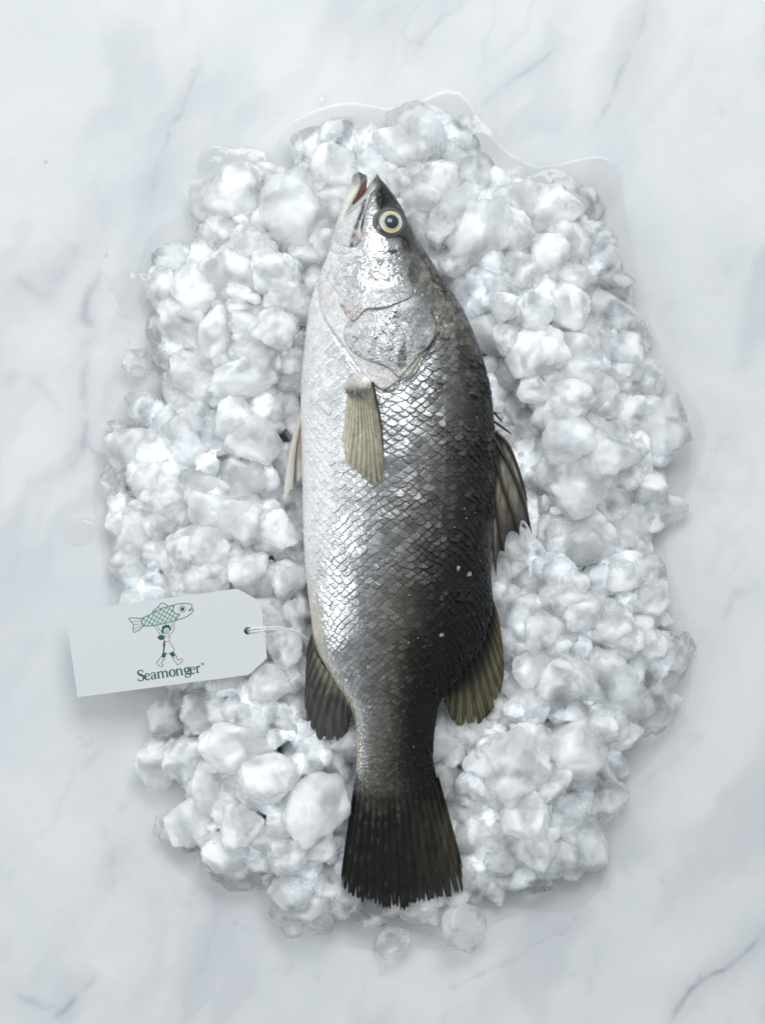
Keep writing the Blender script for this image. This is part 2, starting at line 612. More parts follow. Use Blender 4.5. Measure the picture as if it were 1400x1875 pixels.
# every prominent chunk in the photograph: x, y, width, height in photo pixels, c cloudy / g clear
HAND = """565 265 66 78 g|618 240 60 52 g|613 268 46 56 g|668 264 62 52 c|772 248 84 116 g|840 275 64 72 g|800 330 84 74 c|735 335 60 60 c|385 366 74 84 g
437 330 44 44 g|470 346 48 62 g|412 412 74 62 c|537 388 112 144 c|455 440 60 64 c|500 322 56 44 c|590 330 60 50 c|590 440 50 60 c|312 472 60 52 g|300 532 64 72 c
372 470 56 52 c|425 508 92 108 c|500 498 76 84 c|500 602 84 62 c|398 606 72 84 c|296 605 50 92 g|250 660 50 50 g|372 696 112 78 c|330 702 50 50 c
442 690 104 62 c|262 746 56 56 g|222 792 52 52 g|204 876 44 48 g|236 882 40 44 g|462 800 76 88 c|352 802 94 92 c|428 768 64 60 c|515 745 52 60 c
400 950 112 92 c|312 910 74 72 c|232 932 72 62 g|284 962 50 52 c|484 890 74 72 c|502 965 66 74 c|345 1012 62 62 c|244 1042 74 62 g|385 1052 96 72 c
524 1062 56 72 c|450 1040 64 52 c|532 1000 46 50 c|520 1190 60 66 c|540 1120 46 50 c|490 1250 70 60 c|312 1312 72 80 g|286 1396 72 84 c|384 1308 86 64 c
432 1368 112 84 c|510 1322 96 78 c|606 1396 74 72 g|490 1424 92 82 c|560 1482 104 132 c|382 1446 84 84 c|320 1520 56 56 g|347 1543 40 40 g|420 1590 96 60 g
440 1505 76 70 c|495 1616 42 32 g|560 1665 94 84 g|612 1650 50 60 g|612 1500 54 70 c|530 1562 84 62 c|592 1572 60 62 g|676 1672 70 52 g|718 1731 70 48 g
772 1662 60 58 g|846 1692 88 88 g|868 1618 60 74 g|966 1602 112 80 g|1022 1566 84 82 g|926 1568 66 66 g|1082 1560 56 80 g|1113 1470 64 66 g|1060 1440 74 60 g
892 1532 94 82 c|880 1440 92 92 c|950 1410 110 108 c|1004 1432 60 70 c|962 1484 82 82 c|1052 1362 110 110 c|1190 1298 76 82 g|1126 1342 70 66 c|1104 1246 124 92 c
1030 1252 84 82 c|968 1228 64 72 c|872 1366 72 80 g|905 1290 50 60 c|962 1130 76 64 c|980 1060 62 56 c|1024 1058 60 56 c|940 1042 62 56 c|1082 990 92 84 c
1132 1056 74 72 c|1240 1180 50 58 g|1192 1102 74 74 c|1122 1150 84 72 c|1062 1122 70 64 c|1186 1180 64 60 c|1050 892 92 104 c|992 870 72 92 c|1104 822 112 92 c
1212 790 84 116 g|1042 802 104 82 c|1190 930 96 74 g|1050 660 94 92 c|982 640 92 84 c|972 712 56 54 c|1172 620 46 56 g|1182 692 62 60 g|1108 546 78 68 g
1124 512 60 44 g|1072 392 56 74 g|1104 444 48 52 g|1000 380 92 84 c|880 420 104 112 c|936 420 72 72 c|1002 462 76 64 c|950 492 66 60 c|1112 744 54 70 c|875 345 72 60 c
940 342 66 54 c|1040 560 76 66 c|975 570 66 60 c|920 560 50 56 c|1090 610 60 52 c|1130 690 60 64 c|930 620 46 54 c|1045 730 74 62 c|965 780 56 60 c|1145 870 64 60 c
1120 920 70 62 c|1000 960 60 56 c|1160 1000 60 52 c|930 1190 50 52 c|1150 1180 56 56 c|640 1600 44 40 g|555 560 52 46 c|530 660 46 52 c|800 420 60 60 c|830 480 50 48 c"""
chunks = []
for row in HAND.replace('\n', '|').split('|'):
    a = row.split()
    chunks.append([float(a[0]), float(a[1]), float(a[2]), float(a[3]), a[4], True])
# smaller pieces wedged between the prominent ones, down inside the heap
rg = np.random.default_rng(77)
cand = []
tries = 0
while len(cand) < 138 and tries < 60000:
    tries += 1
    x, y = rg.uniform(180, 1260), rg.uniform(190, 1750)
    if not inside(np.array([x]), np.array([y]), PILE)[0]:
        continue
    d, _, _ = seg_dist(np.array([x]), np.array([y]), PILE, True)
    df, _, _ = seg_dist(np.array([x]), np.array([y]), FISH_ALL, True)
    if d[0] < 34 or (inside(np.array([x]), np.array([y]), FISH_ALL)[0] and df[0] > 14):
        continue
    if any((x - c[0]) ** 2 + (y - c[1]) ** 2 < 56 ** 2 for c in cand):
        continue
    # keep where the gap between the prominent chunks is widest
    g = min(((x - c[0]) / c[2]) ** 2 + ((y - c[1]) / c[3]) ** 2 for c in chunks)
    if g < 0.13 + 0.10 * rg.random():
        continue
    cand.append([x, y, rg.uniform(66, 100), rg.uniform(66, 100), 'c' if d[0] > 50 else 'g', False])
allc = chunks + cand

FIN_BOXES = [(515, 735, 570, 915, 0.027), (553, 1165, 645, 1360, 0.027), (890, 755, 975, 1055, 0.0225), (810, 1110, 925, 1330, 0.025), (622, 1440, 848, 1660, 0.018)]


def zone(px, py):
    """which named place of the heap a chunk lies in"""
    side = 'left' if px < 0.5 * (XL(min(max(py, 330), 1455)) + XR(min(max(py, 330), 1455))) else 'right'
    if py < 330:
        return side, 'above mouth'
    if py < 470:
        return side, 'by eye'
    if py < 600:
        return side, 'by cheek'
    if py < 730:
        return side, 'by gill'
    if py < 900:
        return side, 'by upper belly'
    if py < 1060:
        return side, 'by lower belly'
    if py < 1180:
        return side, 'level with tag top'
    if py < 1290:
        return side, 'level with tag bottom'
    if py < 1440:
        return side, 'by tail base'
    if py < 1600:
        return side, 'by tail fin'
    return side, 'below tail'


def ice_label(px, py, wpx, hpx, kind, hand, edge, df):
    side, zn = zone(px, py)
    look = {'c': 'cloudy', 'g': 'clear'}[kind]
    m = max(wpx, hpx)
    size = 'big' if m >= 92 else ('small' if m < 58 else 'middling')
    shape = 'tall' if hpx > wpx * 1.15 else ('wide' if wpx > hpx * 1.15 else 'round')
    where = 'at outer edge' if edge < 45 else ('against fish' if df < 45 else 'mid heap')
    if not hand:
        return f'{look} ice wedged low between chunks, {where}, {side} side, {zn}'
    return f'{size} {shape} {look} ice chunk {where}, {side} side, {zn}'


pxs = np.array([c[0] for c in allc])
pys = np.array([c[1] for c in allc])
HH, DD, DF, INF = heap_height(pxs, pys)
ice_objs = []
for i, (x, y, wpx, hpx, kd, hand) in enumerate(allc):
    fac = 0.64 if kd == 'c' else 0.62
    rx, ry = wpx * S * fac, hpx * S * fac
    rz = 0.72 * min(rx, ry) + 0.1 * max(rx, ry)
    H = HH[i]
    if hand:
        z = H - rz * 0.66 + rg.uniform(-0.001, 0.002)
    else:
        z = H * rg.uniform(0.45, 0.72)
    if not inside(np.array([x]), np.array([y]), PILE)[0]:
        z = rz * 0.86
    z = max(z, rz * 0.86)
    # nothing pokes through the fish, its fins or the tag
    lim = 9.0
    if INF[i] or DF[i] < max(wpx, hpx) * 0.5:
        lim = FISH_Z - 0.007
        if y > 1400:
            lim = 0.022
    for (fx0, fy0, fx1, fy1, fl) in FIN_BOXES:
        if fx0 - wpx * .55 < x < fx1 + wpx * .55 and fy0 - hpx * .55 < y < fy1 + hpx * .55:
            lim = min(lim, fl)
    if 100 < x < 500 + wpx * .4 and 1085 - hpx * .62 < y < 1270 + hpx * .55:
        lim = min(lim, 0.0205 + 0.026 * (x - 120 - wpx * .3) / 370.0 - 0.0025)
    if z + rz > lim:
        z = max(lim - rz, rz * 0.6)
        if z + rz > lim:
            rz = lim / 2
            z = rz
    lst = CH_CLEAR if kd == 'g' else CH_CLOUD
    o = bpy.data.objects.new('ice_chunk', lst[int(rg.integers(len(lst)))])
    link(o)
    # spin in plane only by quarter-ish turns so that width and height stay as traced
    ang = rg.uniform(-0.35, 0.35) + math.pi * rg.integers(0, 2)
    tilt = Euler((rg.uniform(-0.9, 0.9) + math.pi * rg.integers(0, 2), rg.uniform(-0.7, 0.7), ang)).to_matrix().to_4x4()
    o.matrix_world = Matrix.Translation(P(x, y, z)) @ Matrix.Diagonal((rx, ry, rz, 1)) @ tilt
    L = ice_label(x, y, wpx, hpx, kd, hand, DD[i], DF[i])
    o['_L'] = L
    ice_objs.append(o)

# the small broken ice between and beneath the chunks
def build_bed():
    Vs, Fs, off = [], [], 0
    shapes = [ice_shape(700 + k, ICO3, 8, 0, 45.0) for k in range(8)]
    n = 0
    r2 = np.random.default_rng(9)
    X = r2.uniform(180, 1260, 9000)
    Y = r2.uniform(200, 1750, 9000)
    H, D, DF_, I = heap_height(X, Y)
    ok = inside(X, Y, PILE) & (D > 14 + 42 * r2.random(len(D)))
    for x, y, h, d, df, inn in zip(X[ok], Y[ok], H[ok], D[ok], DF_[ok], I[ok]):
        if n >= 2500:
            break
        V, F = shapes[n % 8]
        s = r2.uniform(0.0035, 0.0085)
        top = min(h, FISH_Z - 0.012) if (inn or df < 25) else h
        if y > 1400 and (inn or df < 20):
            top = min(top, 0.016)
        if inn and df > 60:
            top *= 0.45
        z = max(s * 0.7, r2.uniform(0.25, 0.74) * top)
        for (fx0, fy0, fx1, fy1, fl) in FIN_BOXES:
            if fx0 - 15 < x < fx1 + 15 and fy0 - 15 < y < fy1 + 15:
                z = min(z, fl - s * 1.2)
        if 110 < x < 500 and 1065 < y < 1290:
            z = max(s * 0.5, min(z, 0.0195 + 0.026 * (x - 120) / 370.0 - s * 1.75))
        R = np.array(Euler(r2.uniform(0, 6.28, 3)).to_matrix())
        Vs.append((V * s * r2.uniform(0.55, 1.45, 3)) @ R.T + np.array(P(x, y, z)))
        Fs.append(F + off)
        off += len(V)
        n += 1
    t = mat_ice('small_broken_ice', 0.05, 0.35, 0.08, (0.95, 0.96, 0.972), 4, 0.05, 0.4)
    for nd in t.node_tree.nodes:            # this mesh is in metres, not unit radius
        if nd.type == 'TEX_NOISE':
            nd.inputs['Scale'].default_value *= 110
    o = mesh_np('crushed_ice', np.concatenate(Vs), np.concatenate(Fs), t)
    tag(o, 'small broken ice filling the gaps of the heap under the fish', None, None, 'stuff')


build_bed()
from collections import Counter
cnt = Counter(o['_L'] for o in ice_objs)
for o in ice_objs:
    tag(o, o['_L'], 'ice chunk', o['_L'].replace('chunk ', 'chunks ') if cnt[o['_L']] > 1 else 'ice chunks heaped round the fish')
    del o['_L']
# ------------------------------------------------------------------ the fish
TT = np.array([(318, .0022), (330, .0048), (350, .0082), (380, .0120), (420, .0160), (470, .0195), (560, .0240), (700, .0268), (820, .0280), (950, .0275), (1060, .0250),
               (1160, .0205), (1250, .0155), (1340, .0105), (1400, .0075), (1440, .0046), (1462, .0026), (1482, .0010)])


def TH(y):
    return np.interp(y, TT[:, 0], TT[:, 1])


def ZM(y):
    return FISH_Z - 0.011 * smoothstep(1150, 1450, y) - 0.0022 * smoothstep(1448, 1480, y) + 0.002 * smoothstep(450, 330, y)


def sculpt(px, py):
    """broad modelling of the flank, in metres above the plain oval section"""
    h = np.zeros(np.broadcast(px, py).shape)
    g = lambda cx, cy, rx, ry, a: a * np.exp(-(((px - cx) / rx) ** 2 + ((py - cy) / ry) ** 2))
    h = h + g(650, 520, 55, 70, 0.0012) - g(700, 470, 45, 14, 0.0006) + g(655, 712, 30, 24, 0.0016)
    h = h - g(690, 372, 14, 40, 0.0007) - g(780, 620, 22, 60, 0.0012)
    h = h + g(712, 408, 34, 36, 0.0010) - g(610, 470, 12, 30, 0.0010)
    h = h + 0.0006 * fbm(px / 70, py / 90, 2, 201)
    return h


def surf(px, py):
    px = np.asarray(px, float)
    py = np.asarray(py, float)
    l, r = XL(py), XR(py)
    c, a = (l + r) / 2, np.maximum((r - l) / 2, 1)
    q = np.clip(1 - ((px - c) / a) ** 2, 0, 1)
    k = q ** 0.55
    return ZM(py) + TH(py) * k + sculpt(px, py) * smoothstep(0.0, 0.35, q)


# how dark the skin is: rows down the fish, columns from belly to back
AY = [330, 400, 450, 520, 600, 700, 800, 950, 1100, 1200, 1300, 1400, 1460]
AU = [0, .12, .28, .42, .56, .7, .84, 0.94, 1]
AV = np.array([
    [.40, .40, .34, .22, .12, .06, .04, .05, .10],
    [.82, .80, .62, .60, .45, .20, .05, .05, .16],
    [.86, .84, .74, .66, .55, .32, .12, .08, .20],
    [.86, .80, .70, .58, .54, .42, .14, .06, .18],
    [.86, .78, .62, .50, .46, .36, .13, .05, .12],
    [.86, .80, .70, .54, .38, .24, .06, .018, .05],
    [.92, .88, .70, .42, .26, .13, .030, .012, .04],
    [.92, .86, .55, .26, .135, .050, .015, .009, .035],
    [.86, .66, .32, .16, .065, .020, .010, .008, .026],
    [.78, .46, .22, .115, .040, .015, .009, .007, .022],
    [.70, .38, .17, .095, .038, .020, .010, .007, .014],
    [.50, .20, .09, .055, .032, .020, .010, .006, .014],
    [.16, .08, .06, .05, .042, .030, .016, .012, .02]])


def albedo(px, py):
    px = np.asarray(px, float)
    py = np.asarray(py, float)
    l, r = XL(py), XR(py)
    u = (px - l) / np.maximum(r - l, 1)
    u = np.clip(u + 0.035 * fbm(px / 40, py / 55, 4, 61) + 0.02 * fbm(px / 9, py / 9, 3, 62), 0, 1)
    yy = np.clip(np.interp(py, AY, np.arange(len(AY))), 0, len(AY) - 1.001)
    uu = np.clip(np.interp(u, AU, np.arange(len(AU))), 0, len(AU) - 1.001)
    yi, ui = yy.astype(int), uu.astype(int)
    fy, fu = yy - yi, uu - ui
    L = np.log(AV)
    v = (L[yi, ui] * (1 - fy) * (1 - fu) + L[yi + 1, ui] * fy * (1 - fu) + L[yi, ui + 1] * (1 - fy) * fu + L[yi + 1, ui + 1] * fy * fu)
    v = np.exp(v) * (1 - 0.15 * smoothstep(0.25, 0.45, u) * smoothstep(1000, 1180, py)) * (1 - 0.40 * smoothstep(0.48, 0.68, u) * smoothstep(900, 1150, py))
    # blotches of dark or pale skin
    wob = 6 * fbm(px / 14, py / 14, 3, 71)
    for cx, cy, rx, ry, val in [(699, 360, 13, 24, .015), (712, 354, 9, 18, .018), (733, 392, 7, 16, .03), (700, 386, 6, 8, .03), (722, 376, 10, 16, .05), (745, 438, 12, 22, .05), (719, 459, 9, 6, .05),
                                (757, 500, 10, 24, .09), (687, 340, 6, 10, .22), (633, 462, 24, 8, .85), (690, 620, 4, 4, .3), (715, 448, 18, 10, .42),
                                (655, 700, 20, 18, .20), (735, 580, 14, 12, .25), (735, 655, 9, 26, .20), (690, 480, 20, 14, .42)]:
        d = np.sqrt(((px - cx) / rx) ** 2 + ((py - cy) / ry) ** 2) + wob / max(rx, ry) * 0.6
        m = 1 - smoothstep(0.6, 1.25, d)
        v = v * (1 - m) + val * m
    return v, u


def tint(v, u, py, extra=None):
    """grey value -> skin colour: cool silver below, warm olive brown above"""
    warm = smoothstep(0.35, 0.05, v)
    rear = smoothstep(900, 1300, py)
    r = v * (1.00 + 0.05 * warm + 0.04 * rear * warm)
    g = v * (1.005 + 0.02 * warm)
    b = v * (1.02 - 0.09 * warm - 0.05 * rear * warm)
    blue = smoothstep(0.955, 0.995, u)
    b = b * (1 + 0.35 * blue)
    return np.stack([r, g, b], -1)


_y = np.arange(318, 1486, 1.0)
_arc = np.maximum((XR(_y) - XL(_y)) * 1.45, 30)
NSC = 24.0
_vrow = np.cumsum(1.0 / (0.40 * _arc / NSC))
_hash = np.random.default_rng(3).random((512, 512, 4))


def scales(px, py, n=NSC, wob=1.0):
    """overlapping scales: relief 0..1, distance inside the rim, four random numbers per scale"""
    l, r = XL(py), XR(py)
    c, a = (l + r) / 2, np.maximum((r - l) / 2, 1)
    phi = np.arccos(np.clip((c - px) / a, -1, 1))
    A = phi / math.pi * n + wob * (0.40 * fbm(px / 45, py / 45, 3, 301) + 0.08 * fbm(px / 12, py / 12, 2, 302))
    B = np.interp(py, _y, _vrow) * (n / NSC) + wob * (0.7 * fbm(px / 45, py / 45, 3, 305) + 0.16 * fbm(px / 12, py / 12, 2, 306)) - 2.2 * np.abs(phi / math.pi - 0.55) ** 1.5
    best_h = np.full(A.shape, np.nan)
    rim = np.zeros(A.shape)
    ids = np.zeros(A.shape + (4,))
    b0 = np.floor(B)
    for k in (-2, -1, 0, 1, 2):
        r_ = b0 + k
        sh = 0.5 * (r_ % 2)
        for dc in (0,):
            col = np.round(A - sh) + sh
            ci = (np.floor(col * 2).astype(int)) % 512
            ri = r_.astype(int) % 512
            hh = _hash[ci, ri]
            dx = A - col + 0.20 * (hh[..., 0] - 0.5)
            dy = (B - r_) * 0.44 + 0.13 * (hh[..., 1] - 0.5)
            R = 0.60 + 0.06 * (hh[..., 2] - 0.5)
            e = np.where(dy > 0, (np.abs(dx / 0.57) ** 1.55 + (np.maximum(dy, 0) / R) ** 1.7) ** 0.62, np.abs(dx) / 0.57)
            cov = (e < 1) & np.isnan(best_h) & ((B - r_) > -1.9)
            h = 0.42 + 0.95 * dy + (hh[..., 0] - 0.5) * 1.7 * dx + (hh[..., 3] - 0.5) * 0.45 + 0.8 * (hh[..., 1] > 0.955) - 0.5 * dx * dx
            h = h - 0.35 * smoothstep(0.86, 1.0, e)
            best_h = np.where(cov, h, best_h)
            rim = np.where(cov, 1 - e, rim)
            ids = np.where(cov[..., None], hh, ids)
    return np.nan_to_num(best_h, nan=-0.2), rim, ids


GILL_EDGE = catmull([(579, 515), (585, 560), (605, 603), (632, 642), (664, 686), (692, 713), (711, 712), (730, 698), (753, 687), (770, 660), (792, 622), (806, 598), (822, 590), (846, 570)], 60)


def body_detail(px, py):
    """relief in metres, multiplier for the skin colour"""
    v, u = albedo(px, py)
    d_g, pos, side = seg_dist(px, py, GILL_EDGE)
    # behind the gill opening, on the nape and along the flank: full scales
    top_y = np.interp(px, GILL_EDGE[:, 0], GILL_EDGE[:, 1])
    flank = smoothstep(-4, 14, py - np.where(px < 579, 500, np.where(px > 846, 420, top_y)))
    nape = smoothstep(0.78, 0.86, u) * smoothstep(465, 500, py)
    m = np.clip(np.maximum(flank, nape), 0, 1) * (1 - 0.6 * smoothstep(1440, 1475, py))
    soft = 1 - 0.60 * smoothstep(0.10, 0.01, u) * (1 - smoothstep(1150, 1250, py))
    soft = soft * (1 - 0.6 * np.exp(-(((px - 655) / 34) ** 2 + ((py - 706) / 26) ** 2)))
    h, rim, ids = scales(px, py)
    w_px = (XR(py) - XL(py)) * 1.45 / NSC
    amp = np.clip(1.0 + 1.6 * fbm(px / 60, py / 60, 3, 95), 0.3, 1.7)
    D = m * soft * h * w_px * S * 0.098 * amp * (1 + 1.1 * smoothstep(0.45, 0.75, u))
    # skin colour follows the scales, with highlights painted into the dark back
    edge = np.exp(-(rim / 0.075) ** 2)
    inner = np.exp(-((rim - 0.20) / 0.10) ** 2)
    mid = smoothstep(0.004, 0.07, v) * smoothstep(0.95, 0.45, v)
    drk = smoothstep(0.16, 0.04, v)
    K = 1 + m * soft * ((ids[..., 3] - 0.5) * (0.25 + 0.35 * mid) - edge * (0.08 + 0.34 * mid) * np.clip(amp, 0.4, 1.2) + inner * (0.06 + 0.30 * mid + 0.8 * drk * ids[..., 1]) + 0.25 * mid * smoothstep(0.15, 0.6, rim)
                      + 0.9 * drk * (ids[..., 0] > 0.80) * smoothstep(0.1, 0.3, rim))  # random dark scales lightened as painted glints
    # single bright scales, silver glints painted into the colour
    K = K + m * soft * (ids[..., 2] > 0.93) * 0.7 * smoothstep(1300, 900, py)
    # cheek: small irregular flaky scales
    ck = (1 - np.clip(m, 0, 1)) * smoothstep(425, 470, py)
    h2, rim2, id2 = scales(px + 5 * fbm(px / 15, py / 15, 3, 77), py + 8 * fbm(px / 17, py / 17, 3, 78), NSC * 1.25, 1.4)
    pk = smoothstep(-0.15, 0.25, fbm(px / 28, py / 28, 3, 79))
    D = D + ck * pk * h2 * 0.00030
    K = K * (1 - ck * pk * (0.50 * np.exp(-(rim2 / 0.06) ** 2) + 0.35 * (id2[..., 1] - 0.5)))
    # fine wet wrinkles everywhere on the head
    hd = (1 - np.clip(m, 0, 1))
    D = D + hd * 0.00022 * fbm(px / 9, py / 9, 4, 81) + 0.00006 * fbm(px / 3, py / 3, 3, 82)
    K = K * (1 + 0.30 * hd * fbm(px / 5, py / 5, 4, 83) + 0.12 * fbm(px / 2.2, py / 2.2, 2, 84))
    # lateral line
    lx = np.interp(py, [600, 700, 900, 1100, 1250, 1350, 1460], [812, 815, 812, 790, 752, 730, 728])
    ll = np.exp(-((px - lx) / 3.0) ** 2) * smoothstep(620, 680, py)
    D = D + ll * 0.00022
    K = K * (1 + 0.35 * ll * (0.5 + fbm(px / 4, py / 4, 2, 88)))
    # groove where the gill opening ends
    D = D - 0.0009 * np.exp(-(d_g / 5.0) ** 2)
    # dark creases
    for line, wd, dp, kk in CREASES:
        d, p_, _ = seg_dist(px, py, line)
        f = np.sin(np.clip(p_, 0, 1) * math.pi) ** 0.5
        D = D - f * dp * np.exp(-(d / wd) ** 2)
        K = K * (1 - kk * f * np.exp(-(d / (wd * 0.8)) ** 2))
    return D, np.clip(K, 0.12, 2.2), v, u


CREASES = [(catmull(c, 14), w_, d_, k_) for c, w_, d_, k_ in [
    ([(668, 372), (663, 396), (660, 415), (657, 430)], 2.6, 0.0010, 0.8),
    ([(724, 430), (745, 440), (750, 462)], 2.4, 0.0006, 0.7),
    ([(700, 345), (702, 362), (698, 382)], 2.2, 0.0006, 0.6),
    ([(712, 356), (722, 368), (735, 380)], 1.8, 0.0005, 0.6),
    ([(596, 500), (600, 530), (618, 560), (630, 575)], 2.5, 0.0006, 0.3),
    ([(600, 455), (612, 462), (630, 464), (650, 455)], 2.0, 0.0008, 0.35),
    ([(678, 684), (690, 700), (712, 716), (732, 704)], 2.2, 0.0007, 0.45),
    ([(800, 604), (806, 618), (822, 622), (828, 606)], 2.0, 0.0007, 0.6),
    ([(795, 500), (806, 512), (812, 530)], 2.0, 0.0006, 0.6),
    ([(770, 470), (785, 492), (795, 520)], 2.0, 0.0005, 0.55),
    ([(700, 640), (720, 668)], 1.5, 0.0003, 0.3)]]


def mat_skin(name, rough=0.32, metal=1.0, coat=0.35, sss=0.0):
    t = NT(name)
    a = t.n('Attribute', attribute_name='col')
    s_ = t.n('Attribute', attribute_name='silver')
    n1 = t.noise(2600, 3, 0.6)
    n2 = t.noise(700, 4, 0.6)
    mx = t.n('Mix', data_type='RGBA', blend_type='MULTIPLY')
    mx.inputs[0].default_value = 1.0
    sp = t.mapr(n1.outputs[0], 0.3, 0.7, 0.62, 1.38)
    cc = t.n('CombineColor')
    for k in range(3):
        t.l(sp.outputs[0], cc.inputs[k])
    t.l(a.outputs['Color'], mx.inputs[6])
    t.l(cc.outputs[0], mx.inputs[7])
    t.l(mx.outputs[2], t.b.inputs['Base Color'])
    mt = t.n('Math', operation='MULTIPLY')
    mt.inputs[1].default_value = metal
    t.l(s_.outputs['Fac'], mt.inputs[0])
    t.l(mt.outputs[0], t.b.inputs['Metallic'])
    rr = t.mapr(n2.outputs[0], 0.3, 0.7, rough * 0.7, rough * 1.35)
    t.l(rr.outputs[0], t.b.inputs['Roughness'])
    t.set(Coat_Weight=coat * 0.35, Coat_Roughness=0.10, Specular_IOR_Level=0.32, Coat_IOR=1.33, IOR=1.4, Subsurface_Weight=sss,
          Subsurface_Radius=(0.003, 0.0015, 0.001), Subsurface_Scale=1.0)
    b = t.bump(n2.outputs[0], 0.35, 0.00035)
    b2 = t.bump(n1.outputs[0], 0.30, 0.00012, b)
    t.l(b2.outputs[0], t.b.inputs['Normal'])
    return t.m


M_SKIN = mat_skin('wet_fish_skin', 0.25)
M_PLATE = mat_skin('silvery_bone_plate', 0.40, 0.80, 0.6)


def silver_of(v):
    return 0.62 * smoothstep(0.015, 0.26, v) * (1 - 0.75 * smoothstep(0.62, 0.86, v))


fish = bpy.data.objects.new('fish', None)
link(fish)
fish.location = P(725, 950, 0.010)
tag(fish, 'whole silver sea bass with a dark back lying on its side on the ice', 'fish')
FISH_INV = Matrix.Translation(fish.location).inverted()


def part(name, V, F, mat, parent=None, **kw):
    o = mesh_np(name, V, F, mat, None, **kw)
    if parent is None:
        o.parent = fish
        o.matrix_parent_inverse = FISH_INV
    else:
        o.parent = parent
        o.matrix_parent_inverse = (Matrix.Translation(fish.location) @ Matrix()).inverted() @ Matrix.Translation(fish.location)
    return o


def build_body():
    ys = np.concatenate([[318.5, 319.5, 321, 323], np.arange(325, 1481, 0.95)])
    nu, nl = 400, 40
    ph_u = np.linspace(0, math.pi, nu)
    ph_l = np.linspace(math.pi, 2 * math.pi, nl + 2)[1:-1]
    Y = np.repeat(ys[:, None], nu, 1)
    l, r = XL(ys)[:, None], XR(ys)[:, None]
    c, a = (l + r) / 2, (r - l) / 2 + 0.01
    X = c - a * np.cos(ph_u)[None]
    Z = surf(X, Y)
    # outer edge of the section is the widest line
    base = PA(X, Y, Z)
    du = np.gradient(base, axis=1)
    dv = np.gradient(base, axis=0)
    N = np.cross(dv, du)
    N /= np.linalg.norm(N, axis=-1)[..., None] + 1e-12
    N = np.where(N[..., 2:3] < -0.02, -N, N)
    D, K, v, u = body_detail(X, Y)
    e = smoothstep(0, 0.35, np.sin(ph_u))[None]
    V = base + N * (D * (0.06 + 0.94 * e))[..., None]
    col = tint(np.clip(v * K, 0.008, 0.92), u, Y)
    # belly keel slightly warm, pink at the throat
    pk = np.exp(-(((X - 606) / 10) ** 2 + ((Y - 505) / 16) ** 2)) + 0.7 * np.exp(-(((X - 566) / 7) ** 2 + ((Y - 745) / 20) ** 2))
    col = col * (1 - 0.35 * pk[..., None] * np.array([0.05, 0.28, 0.28]))
    nape = smoothstep(0.74, 0.82, u) * smoothstep(0.99, 0.93, u) * smoothstep(455, 480, Y) * smoothstep(660, 600, Y)
    gold = smoothstep(-0.05, 0.25, fbm(X / 9, Y / 13, 3, 141)) * nape
    col = col * (1 - gold[..., None]) + gold[..., None] * (col * 1.35 + np.array([0.030, 0.027, 0.012]))
    bel = smoothstep(0.10, 0.0, u)[..., None] * smoothstep(1000, 1150, Y)[..., None]
    col = col * (1 - bel * np.array([0.05, 0.12, 0.28]))
    Yl = np.repeat(ys[:, None], nl, 1)
    Xl = c - a * np.cos(ph_l)[None]
    Zl = ZM(Yl) + 0.86 * TH(Yl) * np.sin(ph_l)[None]
    Vl = PA(Xl, Yl, Zl)
    vl, ul = albedo(Xl, Yl)
    V = np.concatenate([V, Vl], 1)
    col = np.concatenate([col, tint(vl, ul, Yl)], 1)
    sv = np.concatenate([silver_of(v), silver_of(vl)], 1)
    F = grid_faces(len(ys), nu + nl, wrap=True)
    # close the snout and the tail end
    o = part('body', V, F, M_SKIN, cols={'col': col}, attrs={'silver': sv})
    return o


body = build_body()


def radial_patch(name, poly, centre, offset, mat, colf, nr=90, na=360, detail=None, rimw=0.07, parent=None, edge=1.0):
    pts = catmull(poly, na, True)
    s = np.concatenate([np.linspace(0.0, 0.93, nr - 14), 0.93 + 0.07 * np.sin(np.linspace(0, math.pi / 2, 15))[1:]])
    cx, cy_ = centre
    X = cx + (pts[None, :, 0] - cx) * s[:, None]
    Y = cy_ + (pts[None, :, 1] - cy_) * s[:, None]
    prof = np.sqrt(np.clip(1 - np.clip((s - (1 - rimw)) / rimw, 0, 1) ** 2, 0, 1))[:, None]
    off = offset(X, Y) * prof - 0.0006 * (1 - prof)
    D, K, v, u = body_detail(X, Y) if detail is None else detail(X, Y)
    Z = surf(X, Y) + off + D
    col, sv = colf(X, Y, v, K, u, s[:, None] * np.ones_like(X))
    V = PA(X, Y, Z)
    return part(name, V, grid_faces(len(s), na, wrap=True, flip=False), mat, parent, cols={'col': col}, attrs={'silver': sv})


def plate_detail(seed, flake=1.0):
    def f(px, py):
        v, u = albedo(px, py)
        wx = px + 9 * fbm(px / 22, py / 22, 3, seed)
        wy = py + 9 * fbm(px / 22, py / 22, 3, seed + 5)
        r1 = np.exp(-(fbm(wx / 26, wy / 15, 3, seed + 9) / 0.030) ** 2) * smoothstep(0.02, 0.25, fbm(px / 30, py / 30, 2, seed + 11))
        r2_ = np.exp(-(fbm(wx / 15 + 7, wy / 11, 3, seed + 19) / 0.035) ** 2) * smoothstep(0.0, 0.2, fbm(px / 24, py / 24, 2, seed + 21))
        D = 0.00022 * fbm(px / 16, py / 16, 4, seed + 2) * flake - 0.00030 * (r1 + 0.7 * r2_) + 0.00008 * fbm(px / 3, py / 3, 3, seed + 4)
        K = 1 - 0.85 * r1 - 0.70 * r2_ + 0.45 * fbm(px / 12, py / 12, 4, seed + 6) + 0.22 * fbm(px / 2.5, py / 2.5, 2, seed + 7)
        return D, np.clip(K, 0.15, 1.8), v, u
    return f


